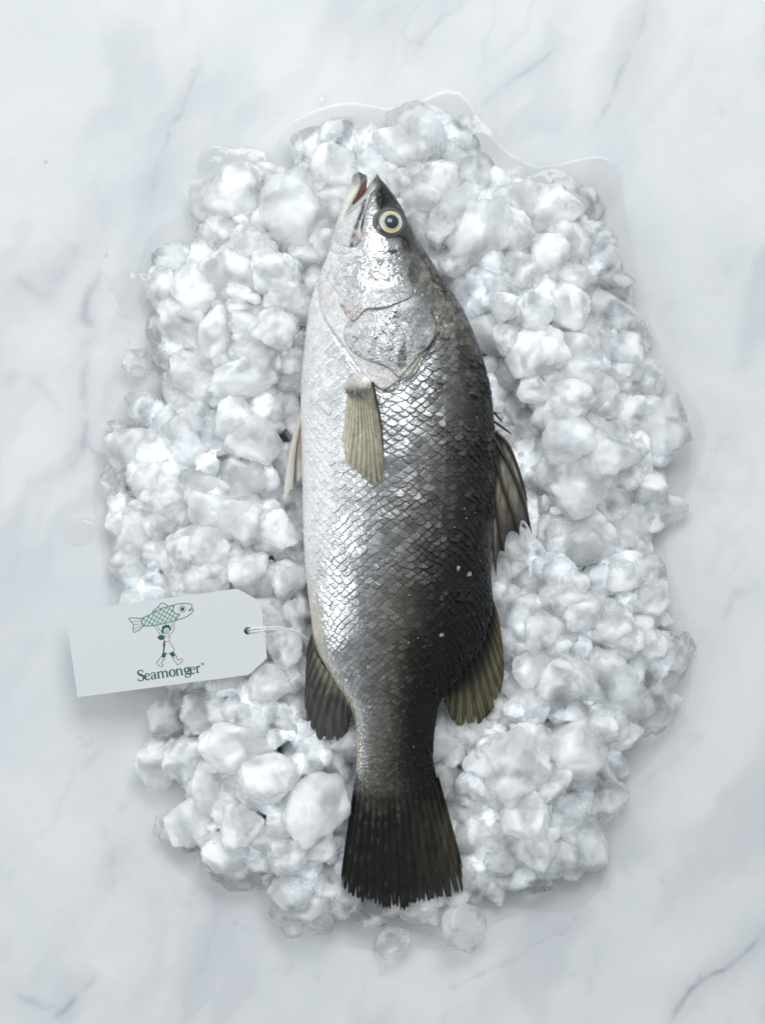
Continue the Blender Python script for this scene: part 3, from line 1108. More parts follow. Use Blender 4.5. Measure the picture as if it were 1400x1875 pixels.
def col_plain(X, Y, v, K, u, s):
    return tint(np.clip(v * K, 0.01, 0.9), u, Y), silver_of(v) * 1.1


# gill membrane, the pale flap that rims the gill opening
def col_membrane(X, Y, v, K, u, s):
    vv = 0.60 + 0.22 * smoothstep(700, 620, X) + 0.16 * fbm(X / 6, Y / 6, 4, 5) + 0.10 * fbm((X + Y) / 3, (X - Y) / 25, 2, 6)
    olive = smoothstep(700, 760, X)
    c = np.stack([vv * (1.01 - 0.30 * olive), vv * (0.98 - 0.26 * olive), vv * (0.97 - 0.42 * olive)], -1)
    return c, np.full(X.shape, 0.3)


radial_patch('gill_membrane', [(600, 515), (585, 520), (584, 550), (592, 580), (610, 606), (634, 640), (664, 683), (692, 711), (711, 711), (730, 697), (752, 687), (768, 662),
                               (788, 628), (803, 604), (795, 585), (740, 580), (660, 575), (620, 545)], (700, 640),
             lambda X, Y: -0.0014 + 0.0024 * smoothstep(580, 600, Y + 0.9 * np.clip(700 - X, 0, 200)), M_PLATE, col_membrane, detail=plate_detail(400, 0.5))
# gill cover
radial_patch('gill_cover', [(640, 580), (668, 560), (710, 552), (748, 538), (778, 552), (797, 580), (801, 603), (789, 630), (769, 651), (749, 674), (734, 691), (727, 690), (716, 678), (697, 668),
                            (664, 656), (641, 641), (628, 618), (630, 596)], (715, 612),
             lambda X, Y: 0.0004 + 0.0022 * smoothstep(560, 640, Y), M_PLATE, col_plain, detail=plate_detail(430), rimw=0.05)


def cheek_off(X, Y):
    return -0.0009 + 0.0032 * smoothstep(505, 560, Y - 0.10 * (720 - X))


def cheek_detail(px, py):
    D, K, v, u = body_detail(px, py)
    D2, K2, _, _ = plate_detail(460)(px, py)
    return D * 0.8 + D2 * 0.6, np.clip(K * (0.5 + 0.5 * K2), 0.15, 1.8), v * 1.0, u


def col_cheek(X, Y, v, K, u, s):
    c = tint(np.clip(v * K, 0.01, 0.9), u, Y)
    m = np.exp(-(((X - 640) / 20) ** 2 + ((Y - 570) / 14) ** 2)) * (0.5 + fbm(X / 5, Y / 9, 2, 9))
    c = c * (1 - np.clip(m, 0, 1)[..., None] * np.array([0.12, 0.32, 0.42]))
    return c, silver_of(v) * 1.1


radial_patch('cheek_plate', [(755, 541), (735, 552), (710, 562), (688, 565), (672, 566), (662, 573), (652, 585), (643, 588), (633, 577), (620, 556), (607, 535), (600, 508), (607, 486), (625, 470),
                             (655, 462), (692, 466), (730, 480), (757, 508)], (675, 520),
             cheek_off, M_PLATE, col_cheek, detail=cheek_detail, rimw=0.05)


# jaw plate (maxilla) hanging from the upper lip
def col_jaw(X, Y, v, K, u, s):
    dk, _, _ = seg_dist(X, Y, catmull([(668, 362), (663, 385), (655, 408), (648, 430), (643, 450)], 12))
    dark = np.exp(-(dk / 4.5) ** 2) * (0.8 + 0.6 * fbm(X / 5, Y / 8, 3, 3))
    pinkish = np.exp(-(((X - 654) / 6) ** 2 + ((Y - 437) / 12) ** 2))
    vv = (0.80 + 0.12 * fbm(X / 6, Y / 6, 3, 8)) * (1 - 0.93 * np.clip(dark * (1 - 0.8 * pinkish), 0, 1))
    c = np.stack([vv, vv, vv], -1) * (1 - pinkish[..., None] * np.array([0.40, 0.55, 0.62]))
    return c, np.full(X.shape, 0.45)


def small_detail(px, py):
    v, u = albedo(px, py)
    return 0.00012 * fbm(px / 7, py / 7, 3, 19), np.ones_like(v), v, u


radial_patch('upper_jaw_plate', [(678, 352), (666, 366), (646, 384), (626, 402), (613, 418), (609, 432), (615, 443), (628, 450), (643, 452), (654, 447), (661, 434), (661, 415), (666, 395), (673, 374)],
             (646, 412), lambda X, Y: 0.0016 + 0.0006 * smoothstep(390, 450, Y), M_PLATE, col_jaw, nr=50, na=200, detail=small_detail, rimw=0.16)


def strip(name, A, B, n, m, zf, mat, colf, parent=None, bulge=0.001, under=0.0012, sharp=0.5):
    """a rounded solid between two traced edges A and B"""
    a = catmull(A, n)
    b = catmull(B, n)
    s = 0.5 - 0.5 * np.cos(np.linspace(0, math.pi, m))
    X = a[:, None, 0] * (1 - s) + b[:, None, 0] * s
    Y = a[:, None, 1] * (1 - s) + b[:, None, 1] * s
    t = np.linspace(0, 1, n)[:, None] * np.ones((1, m))
    endf = np.clip(np.sin(t * math.pi), 0, 1) ** 0.35
    pr = np.clip(4 * s * (1 - s), 0, 1)[None] ** sharp * endf
    Zt = zf(X, Y) + bulge * pr
    Zb = zf(X, Y) - under * pr
    V = np.concatenate([PA(X, Y, Zt), PA(X, Y, Zb)[:, ::-1]], 1)
    c, sv = colf(X, Y, s[None] * np.ones_like(X), t)
    c = np.concatenate([c, c[:, ::-1]], 1)
    sv = np.concatenate([sv, sv[:, ::-1]], 1)
    return part(name, V, grid_faces(n, 2 * m, wrap=True), mat, parent, cols={'col': c}, attrs={'silver': sv})


def grey(v, r=1.0, g=1.0, b=1.0):
    return np.stack([v * r, v * g, v * b], -1)


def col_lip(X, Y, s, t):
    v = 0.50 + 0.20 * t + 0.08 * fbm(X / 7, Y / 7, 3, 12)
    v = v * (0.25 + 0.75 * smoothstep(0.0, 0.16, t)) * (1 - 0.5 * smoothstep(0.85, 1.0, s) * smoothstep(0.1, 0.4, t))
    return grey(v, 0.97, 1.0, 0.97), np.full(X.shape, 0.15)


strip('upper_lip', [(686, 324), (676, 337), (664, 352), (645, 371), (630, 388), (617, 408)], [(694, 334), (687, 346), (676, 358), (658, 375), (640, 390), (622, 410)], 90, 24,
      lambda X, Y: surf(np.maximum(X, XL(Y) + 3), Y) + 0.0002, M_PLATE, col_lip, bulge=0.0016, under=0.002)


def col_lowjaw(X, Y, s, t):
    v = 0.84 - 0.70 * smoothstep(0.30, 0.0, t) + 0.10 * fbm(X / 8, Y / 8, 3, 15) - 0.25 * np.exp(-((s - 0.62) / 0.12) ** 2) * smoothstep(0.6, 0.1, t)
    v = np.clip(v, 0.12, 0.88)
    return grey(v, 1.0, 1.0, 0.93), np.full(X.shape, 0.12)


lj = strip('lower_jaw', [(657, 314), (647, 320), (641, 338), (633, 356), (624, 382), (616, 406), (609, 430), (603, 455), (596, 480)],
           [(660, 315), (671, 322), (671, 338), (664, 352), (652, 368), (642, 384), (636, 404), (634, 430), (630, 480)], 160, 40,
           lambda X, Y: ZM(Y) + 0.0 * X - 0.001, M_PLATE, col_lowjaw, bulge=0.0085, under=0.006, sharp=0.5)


def col_mouth(X, Y, s, t):
    v = 0.11 + 0.07 * fbm(X / 4, Y / 6, 3, 5)
    return np.stack([v * 1.25, v * 0.55, v * 0.42], -1), np.full(X.shape, 0.0)


strip('mouth_lining', [(667, 328), (663, 336), (656, 350), (650, 362), (645, 372)], [(670, 330), (671, 342), (666, 353), (657, 364), (648, 374)], 50, 14,
      lambda X, Y: ZM(Y) + 0.0058 + 0.0 * X, M_PLATE, col_mouth, bulge=0.0012, under=0.004)


# eye
def build_eye():
    cx, cyy = 711.5, 408.0
    z0 = float(surf(cx, cyy))
    gx = float(surf(cx + 8, cyy) - surf(cx - 8, cyy)) / (16 * S)
    gy = -float(surf(cx, cyy + 8) - surf(cx, cyy - 8)) / (16 * S)
    n = Vector((-gx * 0.55, -gy * 0.55, 1)).normalized()
    Rm = n.to_track_quat('Z', 'Y').to_matrix()
    Rm = np.array(Rm)
    c0 = np.array(P(cx, cyy, z0 - 0.0002))

    def cap(name, R0, R1, hf, mat, colf, parent, dx=0.0, dy=0.0, rings=24, squash=1.0):
        rr = np.linspace(R0, R1, rings)[:, None]
        th = np.linspace(0, 2 * math.pi, 96, endpoint=False)[None]
        x = rr * np.cos(th) * squash + dx
        y = rr * np.sin(th) + dy
        h = hf(rr) * np.ones_like(x)
        L = np.stack([x * S, y * S, h], -1)
        W = L.reshape(-1, 3) @ Rm.T + c0
        c, sv = colf(rr * np.ones_like(x), th * np.ones_like(x))
        return part(name, W, grid_faces(rings, 96, wrap=True), mat, parent, cols={'col': c}, attrs={'silver': sv})
    t = NT('wet_eye')
    a = t.n('Attribute', attribute_name='col')
    s2 = t.n('Attribute', attribute_name='silver')
    t.l(a.outputs['Color'], t.b.inputs['Base Color'])
    t.l(s2.outputs['Fac'], t.b.inputs['Metallic'])
    t.set(Roughness=0.18, Coat_Weight=1.0, Coat_Roughness=0.02, IOR=1.4)
    ring = cap('eye', 0.0, 29.5, lambda r: 0.0034 * (1 - np.clip((r - 20) / 9.5, 0, 1) ** 1.7) - 0.0016 * np.clip((r - 26) / 3.5, 0, 1) + 0.0005 * np.exp(-((r - 26.3) / 1.4) ** 2), t.m,
               lambda r, th: (grey(0.04 + 0.16 * np.exp(-((r - 26.3) / 1.3) ** 2) + 0.10 * np.exp(-((r - 23.0) / 0.8) ** 2), 1, 1.02, 1.08), 0.3 + 0 * r), None, rings=60)

    def iris_col(r, th):
        v = 0.58 + 0.26 * smoothstep(13, 16, r) * smoothstep(21, 19.5, r) - 0.26 * np.exp(-((r - 15.8) / 1.1) ** 2) + 0.10 * fbm(np.cos(th) * 4 + r / 6, np.sin(th) * 4, 3, 4)
        dk = smoothstep(19.8, 21.5, r)
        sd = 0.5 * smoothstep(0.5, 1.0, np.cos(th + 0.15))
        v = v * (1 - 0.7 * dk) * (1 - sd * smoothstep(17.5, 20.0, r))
        return np.stack([v * 1.03, v * 1.0, v * (0.70 + 0.12 * np.sin(th * 2))], -1), np.full(r.shape, 0.25)
    iris = cap('iris', 0.0, 21.5, lambda r: 0.0056 * (1 - (r / 36) ** 2) - 0.0016 * np.clip((r - 20) / 1.5, 0, 1), t.m, iris_col, ring, dx=-2.0, rings=50)
    cap('pupil', 0.0, 13.2, lambda r: 0.0062 * (1 - (r / 34) ** 2) - 0.0011 * np.clip((r - 11.5) / 1.7, 0, 1) ** 2, t.m,
        lambda r, th: (np.stack([0.010 + 0 * r, 0.028 + 0 * r, 0.045 + 0 * r], -1), 0 * r), ring, dx=-2.5, rings=24)


build_eye()


# ------------------------------------------------------------------ fins
def mat_fin():
    t = NT('wet_fin')
    a = t.n('Attribute', attribute_name='col')
    op = t.n('Attribute', attribute_name='silver')     # here: how opaque
    n2 = t.noise(900, 4, 0.6)
    t.l(a.outputs['Color'], t.b.inputs['Base Color'])
    t.set(Roughness=0.30, Coat_Weight=0.3, Coat_Roughness=0.1, IOR=1.4)
    b = t.bump(n2.outputs[0], 0.25, 0.0002)
    t.l(b.outputs[0], t.b.inputs['Normal'])
    tl = t.n('BsdfTranslucent')
    t.l(a.outputs['Color'], tl.inputs[0])
    tp = t.n('BsdfTransparent')
    m1 = t.n('MixShader')
    m1.inputs[0].default_value = 0.35
    t.l(t.b.outputs[0], m1.inputs[1])
    t.l(tl.outputs[0], m1.inputs[2])
    m2 = t.n('MixShader')
    t.l(op.outputs['Fac'], m2.inputs[0])
    t.l(tp.outputs[0], m2.inputs[1])
    t.l(m1.outputs[0], m2.inputs[2])
    t.l(m2.outputs[0], t.out.inputs['Surface'])
    return t.m


M_FIN = mat_fin()


def fin(name, base, tip, rays, zf, colf, jag=0.08, fray=0.02, bow=(0, 0), thick=0.0005, ridge=0.00045, nt=120, branch=True, parent=None, seed=1, per=12, rib=1.0):
    ns = rays * per
    Bc = catmull(base, ns)
    Tc = catmull(tip, ns)
    s = np.linspace(0, 1, ns)[:, None]
    t = np.linspace(0, 1, nt)[None] ** 0.9
    rr = s * rays
    fr = np.abs((rr % 1.0) - 0.5) * 2            # 1 between rays, 0 on a ray
    rnd = np.random.default_rng(seed).random(rays + 3)
    ri = rnd[np.clip(rr.astype(int), 0, rays + 1)]
    fr = np.clip(fr + 0.25 * (ri - 0.5), 0, 1)
    ln = 1 - jag * (0.1 + 1.6 * ri ** 2) * smoothstep(0.62, 1.0, fr) - jag * 0.5 * ri - fray * np.abs(fbm(s * rays * 4, s * 0, 2, seed)) * 2
    tt = t * ln
    X = Bc[:, None, 0] * (1 - tt) + Tc[:, None, 0] * tt + bow[0] * np.sin(tt * math.pi)
    Y = Bc[:, None, 1] * (1 - tt) + Tc[:, None, 1] * tt + bow[1] * np.sin(tt * math.pi)
    wob = 0.4 * fbm(s * rays * 0.35 + 0 * t, tt * 2.5, 3, seed + 5)
    ph = rr + wob * 0.6
    rid = np.cos(ph * 2 * math.pi + math.pi) * 0.5 + 0.5
    if branch:
        r2 = np.cos(ph * 6 * math.pi) * 0.5 + 0.5
        rid = rid * (1 - 0.45 * smoothstep(0.25, 0.7, tt)) + 0.55 * r2 * smoothstep(0.25, 0.7, tt)
    Z = zf(X, Y, s, tt)
    Zt = Z + thick * 0.5 * (1 - 0.5 * tt) + ridge * rid * (1 - 0.45 * tt) + 0.0003 * fbm(X / 8, Y / 16, 3, seed + 7) + 0.0006 * fbm(X / 30, Y / 30, 2, seed + 8)
    Zb = Z - thick * 0.5 * (1 - 0.5 * tt) + 0.0006 * fbm(X / 30, Y / 30, 2, seed + 8)
    # the two skins meet at the side edges and at the tips
    c, op = colf(X, Y, s * np.ones_like(X), tt, rid, rr * np.ones_like(X))
    V = np.concatenate([PA(X, Y, Zt), PA(X, Y, Zb)[:, ::-1]], 1)
    c = np.concatenate([c, c[:, ::-1]], 1)
    op = np.concatenate([op, op[:, ::-1]], 1)
    return part(name, V, grid_faces(ns, 2 * nt, wrap=True), M_FIN, parent, cols={'col': np.clip(c, 0.004, 0.9)}, attrs={'silver': np.clip(op, 0, 1)})


def col_tail(X, Y, s, t, rid, rr):
    v = 0.010 + 0.030 * rid * smoothstep(0.35, 0.9, s) * (0.6 + 0.9 * fbm(X / 6, Y / 50, 3, 22)) + 0.008 * rid
    v = v + 0.055 * smoothstep(0.50, 0.95, s) * smoothstep(0.05, 0.5, t) * (0.6 + 0.8 * fbm(X / 14, Y / 40, 3, 2))
    v = v + 0.10 * np.exp(-((X - 728) / 4.0) ** 2) * smoothstep(0.55, 0.1, t) * (0.5 + fbm(X / 4, Y / 6, 3, 3))
    lobe = 0.17 + 0.10 * np.abs(np.sin((s - 0.5) * 2.4 * math.pi))
    v = v + 0.045 * smoothstep(lobe, lobe * 0.3, t) * (0.8 + 1.3 * fbm(X / 5, Y / 5, 3, 6))
    v = v * (1 + 0.5 * fbm(X / 5, Y / 60, 3, 23))
    br = smoothstep(0.5, 0.95, s) * np.exp(-((t - 0.55) / 0.3) ** 2)
    bl = smoothstep(0.12, 0.0, s)
    va, _u = albedo(X, np.minimum(Y, 1460))
    nb = smoothstep(lobe * 1.1, lobe * 0.4, t)
    v = v * (1 - nb) + nb * np.maximum(va * 0.9, 0.02) * (1 + 0.8 * fbm(X / 5, Y / 5, 3, 16))
    c = grey(v, 1, 1, 1) * np.stack([1.0 + 0.45 * br - 0.3 * bl, 1.0 + 0.18 * br - 0.1 * bl, 0.72 + 0.0 * br + 1.1 * bl], -1)
    tipg = smoothstep(0.82, 0.99, t)[..., None] * smoothstep(0.45, 0.7, s)[..., None]
    c = c * (1 - 0.5 * tipg) + tipg * 0.5 * np.array([0.06, 0.062, 0.065])
    op = 1 - 0.25 * smoothstep(0.85, 1.0, t) * (1 - rid)
    return c, op


fin('tail_fin', [(651, 1412), (656, 1430), (672, 1436), (700, 1440), (728, 1442), (758, 1440), (786, 1436), (800, 1428), (800, 1410)],
    [(624, 1600), (627, 1642), (651, 1650), (680, 1660), (710, 1668), (735, 1670), (762, 1660), (800, 1655), (830, 1652), (847, 1640), (849, 1592)], 19,
    lambda X, Y, s, t: 0.0285 - 0.0085 * t + 0.0 * X, col_tail, jag=0.10, fray=0.03, thick=0.0014, ridge=0.0010, seed=3)


def col_pect(X, Y, s, t, rid, rr):
    v = 0.34 + 0.30 * smoothstep(0.9, 0.0, s) + 0.16 * rid - 0.14 * smoothstep(0.7, 1.0, t) - 0.10 * smoothstep(0.1, 0.3, fbm(X / 5, Y / 3, 2, 33))
    v = v * (1 + 0.3 * fbm(X / 8, Y / 20, 3, 3)) * (0.35 + 0.65 * smoothstep(0.0, 0.16, t))
    c = grey(v * (0.72 + 0.45 * rid), 1.07, 1.0, 0.76)
    dk = np.clip(smoothstep(0.85, 0.94, s) + 0.7 * smoothstep(0.03, 0.0, s), 0, 1)[..., None]
    c = c * (1 - 0.85 * dk)
    return c, 0.96 - 0.40 * smoothstep(0.5, 1.0, t) * (1 - rid) - 0.65 * smoothstep(0.45, 0.0, s) * (1 - 0.6 * rid)


PECT = fin('pectoral_fin', [(634, 716), (646, 722), (660, 722), (672, 710), (681, 688)],
    [(624, 806), (634, 846), (660, 872), (684, 890), (696, 892), (702, 872), (703, 822)], 15,
    lambda X, Y, s, t: surf(X, Y) + 0.0013 + 0.0018 * t - 0.0016 * smoothstep(0.16, 0.0, t) - 0.0010 * smoothstep(0.08, 0.0, s), col_pect, jag=0.05, fray=0.03, bow=(3, 0),
    thick=0.0006, ridge=0.00045, seed=5)


def col_lobe(X, Y, v, K, u, s):
    top = smoothstep(712, 686, Y)
    fz = 0.5 + fbm(X / 2.2, Y / 9, 3, 51)
    vv = 0.11 + 0.55 * smoothstep(722, 690, Y) + 0.16 * fbm(X / 5, Y / 5, 3, 57) + 0.10 * fz * smoothstep(716, 730, Y) + 0.05 * fbm(X / 3, Y / 3, 3, 52) + 0.25 * smoothstep(640, 628, X)
    vv = np.clip(vv, 0.04, 0.8)
    return np.stack([vv * 1.04, vv * 0.99, vv * 0.93], -1), 0.35 * top


def lobe_off(X, Y):
    q = ((X - 657) / 30) ** 2 + ((Y - 708) / 27) ** 2
    return 0.0013 * np.clip(1 - q, 0, 1) ** 0.9 + 0.00012 * fbm(X / 1.8, Y / 7, 3, 53)


radial_patch('fin_base', [(627, 712), (632, 696), (646, 683), (664, 680), (679, 685), (686, 702), (684, 720), (674, 733), (656, 737), (638, 732), (629, 723)], (657, 708), lobe_off, M_PLATE, col_lobe,
             nr=50, na=160, detail=small_detail, rimw=0.10, parent=PECT)


def col_pelv(X, Y, s, t, rid, rr):
    v = 0.84 + 0.05 * rid
    c = np.stack([v * 1.02, v, v * 0.95], -1)
    og = np.exp(-((s - 0.52) / 0.20) ** 2) * smoothstep(0.95, 0.35, t)
    c = c * (1 - og[..., None] * np.array([0.25, 0.48, 0.75]))
    ln = np.exp(-((s - 0.36) / 0.05) ** 2) * smoothstep(0.15, 0.5, t) + 0.5 * np.exp(-((s - 0.55) / 0.04) ** 2) * smoothstep(0.4, 0.6, t)
    c = c * (1 - 0.75 * np.clip(ln, 0, 1)[..., None])
    return c, 1.0 - 0.2 * smoothstep(0.6, 1.0, t) * smoothstep(0.3, 0.9, s)


fin('pelvic_fin', [(557, 732), (559, 731), (562, 733), (565, 742)],
    [(520, 892), (518, 912), (524, 914), (535, 898), (548, 880), (558, 862), (566, 800)], 8,
    lambda X, Y, s, t: 0.0400 - 0.0060 * t + 0.0 * X, col_pelv, jag=0.03, fray=0.02, bow=(-6, 0), thick=0.0012, ridge=0.0006, seed=7)


def col_anal(X, Y, s, t, rid, rr):
    v = 0.075 + 0.07 * rid + 0.20 * smoothstep(0.25, 0.0, t) * smoothstep(0.1, 0.4, s)
    v = v * (1 + 0.4 * fbm(X / 9, Y / 25, 3, 3)) * (1 - 0.55 * smoothstep(0.10, 0.0, s))
    pink = np.exp(-((s - 0.92) / 0.08) ** 2) * smoothstep(0.4, 0.0, t)
    c = grey(v, 1.0, 1.0, 1.0) * np.stack([1.0 + 0.5 * pink, 1.0 + 0 * pink, 0.95 - 0.25 * smoothstep(0.4, 0, t)], -1)
    return c, 0.96 - 0.35 * smoothstep(0.55, 1.0, t) * (1 - rid) - 0.45 * smoothstep(0.88, 1.0, s)


fin('anal_fin', [(571, 1160), (576, 1190), (592, 1218), (616, 1252), (636, 1278), (648, 1300)],
    [(562, 1222), (557, 1290), (566, 1330), (584, 1358), (604, 1360), (622, 1355), (637, 1340), (645, 1306)], 11,
    lambda X, Y, s, t: ZM(Y) + 0.0010 - 0.0050 * t + 0.0 * X, col_anal, jag=0.06, fray=0.03, bow=(-5, 0), thick=0.0010, ridge=0.0008, seed=9)


def col_soft(X, Y, s, t, rid, rr):
    v = 0.030 + 0.15 * rid ** 2 * smoothstep(0.1, 0.6, t) + 0.045 * smoothstep(0.15, 0.5, t)
    v = v * (1 + 0.4 * fbm(X / 9, Y / 25, 3, 3)) * (0.25 + 0.75 * smoothstep(0.0, 0.25, t))
    v = v * (1 - 0.6 * smoothstep(0.88, 1.0, t))
    og = smoothstep(0.35, 0.0, s) * smoothstep(0.1, 0.4, t)
    c = grey(v, 1.0, 1.0, 1.0) * np.stack([1.12 + 0.5 * og, 1.04 + 0.05 * og, 0.62 + 0 * og], -1)
    dk = smoothstep(0.05, 0.0, s)[..., None]
    return c * (1 - 0.8 * dk), 0.98 - 0.25 * smoothstep(0.6, 1.0, t) * (1 - rid)


fin('soft_dorsal_fin', [(901, 1096), (896, 1135), (886, 1170), (868, 1204), (845, 1236), (826, 1256), (809, 1276)],
    [(917, 1160), (923, 1215), (918, 1262), (905, 1296), (890, 1316), (875, 1328), (856, 1332), (836, 1332), (823, 1312), (812, 1284)], 12,
    lambda X, Y, s, t: ZM(Y) - 0.0005 - 0.0045 * t + 0.0 * X, col_soft, jag=0.11, fray=0.02, bow=(3, 0), thick=0.0012, ridge=0.0009, seed=11)

# spiny fin: separate hard spines with skin stretched between them
SPINES = [
    ([(905, 756), (911, 763), (921, 774)], 2.2), ([(905, 772), (920, 783), (938, 796)], 2.4),
    ([(907, 790), (930, 815), (948, 858), (965, 914)], 3.0), ([(907, 806), (935, 858), (958, 916), (974, 978)], 3.0),
    ([(906, 840), (922, 894), (940, 946), (951, 982)], 2.6), ([(904, 896), (911, 952), (917, 990), (923, 1012)], 2.4), ([(901, 960), (903, 1010), (908, 1055)], 2.4)]


def spiny():
    nsp = 26
    curves = [catmull(c, 60) for c, _ in SPINES]
    # first skin web between the two short spines and the rest, then the large webs
    rows = []
    meta = []
    for i in range(2, 6):
        a, b = curves[i], curves[i + 1]
        for k in range(nsp):
            m = k / (nsp - 1)
            if i > 2 and k == 0:
                continue
            t = np.linspace(0, 1, 60)
            dip = 1 - (0.08 if i in (2,) else 0.17) * math.sin(m * math.pi) ** 0.8
            q = np.stack([np.interp(t * dip, t, a[:, 0] * (1 - m) + b[:, 0] * m), np.interp(t * dip, t, a[:, 1] * (1 - m) + b[:, 1] * m)], -1)
            rows.append(q)
            meta.append((i, m))
    R = np.array(rows)
    X, Y = R[..., 0], R[..., 1]
    t = np.linspace(0, 1, 60)[None] * np.ones((len(rows), 1))
    m = np.array([q[1] for q in meta])[:, None] * np.ones((1, 60))
    sag = -0.0011 * np.sin(m * math.pi)
    z = 0.0365 - 0.0070 * t + sag + 0.0004 * fbm(X / 6, Y / 20, 3, 4)
    Vt = PA(X, Y, z + 0.0002)
    Vb = PA(X, Y, z - 0.0002)
    web = np.sin(m * math.pi)
    v = 0.05 + 0.46 * web ** 1.2 * smoothstep(0.1, 0.3, t) * smoothstep(1.05, 0.6, t) * (0.8 + 0.7 * fbm(X / 5, Y / 24, 3, 14))
    rd = np.exp(-((m - 0.9) / 0.12) ** 2) * np.exp(-((t - 0.5) / 0.25) ** 2)
    c = grey(v, 1.0, 1.0, 1.0) * np.stack([1.05 + 0.7 * rd, 1.0 - 0.1 * rd, 0.84 - 0.25 * rd], -1)
    op = 0.95 - 0.35 * web * smoothstep(0.4, 1.0, t)
    V = np.concatenate([Vt, Vb[:, ::-1]], 1)
    o = part('spiny_dorsal_fin', V, grid_faces(len(rows), 120, wrap=True), M_FIN, cols={'col': np.concatenate([c, c[:, ::-1]], 1)},
             attrs={'silver': np.concatenate([op, op[:, ::-1]], 1)})
    for cv, (pp, rad) in zip(curves, SPINES):
        tt = np.linspace(0, 1, 60)
        zc = 0.0365 - 0.0068 * tt + (0.0005 if rad < 2.5 else 0.0003)
        Pc = PA(cv[:, 0], cv[:, 1], zc)
        d = np.gradient(Pc, axis=0)
        d /= np.linalg.norm(d, axis=1)[:, None]
        side = np.cross(d, [0, 0, 1.0])
        side /= np.linalg.norm(side, axis=1)[:, None]
        up = np.cross(side, d)
        th = np.linspace(0, 2 * math.pi, 12, endpoint=False)
        r_ = (rad * S * (1 - tt ** 4) * 0.85 + 0.00006)[:, None, None]
        V = Pc[:, None] + r_ * (np.cos(th)[None, :, None] * side[:, None] + np.sin(th)[None, :, None] * up[:, None] * 0.8)
        vv = 0.035 + 0.05 * np.clip(np.sin(th), 0, 1)[None] * np.ones((60, 1)) * (1 - tt)[:, None]
        part('spine', V, grid_faces(60, 12, wrap=True), M_SPINE, o, cols={'col': grey(vv, 1.1, 1.0, 0.75)}, attrs={'silver': np.zeros((60, 12))})
    return o


M_SPINE = mat_skin('horny_spine', 0.30, 0.3, 0.5)
spiny()

# flecks of ice left on the flank
FLECK = [(849, 932, 6), (853, 948, 5), (838, 1040, 8), (858, 1052, 9), (808, 1162, 8), (757, 1368, 5), (770, 855, 7), (867, 798, 4), (735, 1050, 6), (732, 1085, 5), (826, 838, 4),
         (873, 765, 5), (862, 880, 4), (900, 842, 4), (788, 922, 5), (744, 945, 5), (715, 612, 6), (760, 605, 5), (733, 620, 4), (700, 745, 5)]
_fr = np.random.default_rng(21)
for _ in range(64):
    _y0 = _fr.uniform(760, 1180)
    FLECK.append((XL(_y0) + (XR(_y0) - XL(_y0)) * _fr.uniform(0.45, 0.97), _y0, _fr.uniform(2.0, 4.5)))
FL_SH = [ice_shape(800 + k, ICO3, 6, 0, 60.0) for k in range(4)]
FL_ME = [proto_mesh('ice_fleck', V, F, M_FLECK) for V, F in FL_SH]
for k, (x, y, r) in enumerate(FLECK):
    o = bpy.data.objects.new('ice_fleck', FL_ME[k % 4])
    link(o)
    z = float(surf(x, y))
    o.location = P(x, y, z + 0.0004)
    o.scale = (r * S * 0.62, r * S * rg.uniform(0.25, 0.7), r * S * 0.4)
    o.rotation_euler = (rg.uniform(-.3, .3), rg.uniform(-.3, .3), rg.uniform(0, 3))
    wh = 'on the gill cover' if y < 700 else ('on the upper flank beside the long spiny fin' if y < 900 else ('on the middle of the flank' if y < 1000 else 'on the dark rear flank'))
    tag(o, f'tiny bluish white ice fleck stuck {wh}', 'ice fleck', f'ice flecks {wh}')
# ------------------------------------------------------------------ paper tag
def tag_z(px, py):
    return 0.0205 + 0.0260 * (np.asarray(px, float) - 120) / 370.0 + 0.0 * np.asarray(py, float)


def simple_mat(name, col, rough, **kw):
    t = NT(name)
    n = t.noise(1500, 3, 0.6)
    b = t.bump(n.outputs[0], 0.12, 0.0001)
    t.l(b.outputs[0], t.b.inputs['Normal'])
    t.set(Base_Color=(*col, 1), Roughness=rough, **kw)
    return t.m


M_CARD = simple_mat('white_card', (0.70, 0.72, 0.74), 0.55)
M_INK = simple_mat('green_ink', (0.0, 0.095, 0.05), 0.5)
M_MINT = simple_mat('pale_mint_ink', (0.56, 0.70, 0.64), 0.5)
M_CORD = simple_mat('white_cord', (0.80, 0.81, 0.82), 0.35, Coat_Weight=0.4)


def tag_pt(px, py, up):
    z = tag_z(px, py) + up
    return PA(px, py, z)


def flat(name, polys, mat, up, parent, both=None):
    """several flat printed shapes as one mesh; polys are lists of tag pixels"""
    import bmesh
    bm = bmesh.new()
    for pl in polys:
        vs = [bm.verts.new(tag_pt(x, y, up)) for x, y in pl]
        try:
            bm.faces.new(vs)
        except ValueError:
            pass
    bmesh.ops.triangulate(bm, faces=bm.faces[:])
    for f in bm.faces:
        if f.normal.z < 0:
            f.normal_flip()
    me = bpy.data.meshes.new(name)
    bm.to_mesh(me)
    bm.free()
    me.materials.append(mat)
    o = bpy.data.objects.new(name, me)
    link(o, parent)
    if parent is not None:
        o.matrix_parent_inverse = Matrix.Translation(parent.location).inverted()
    return o


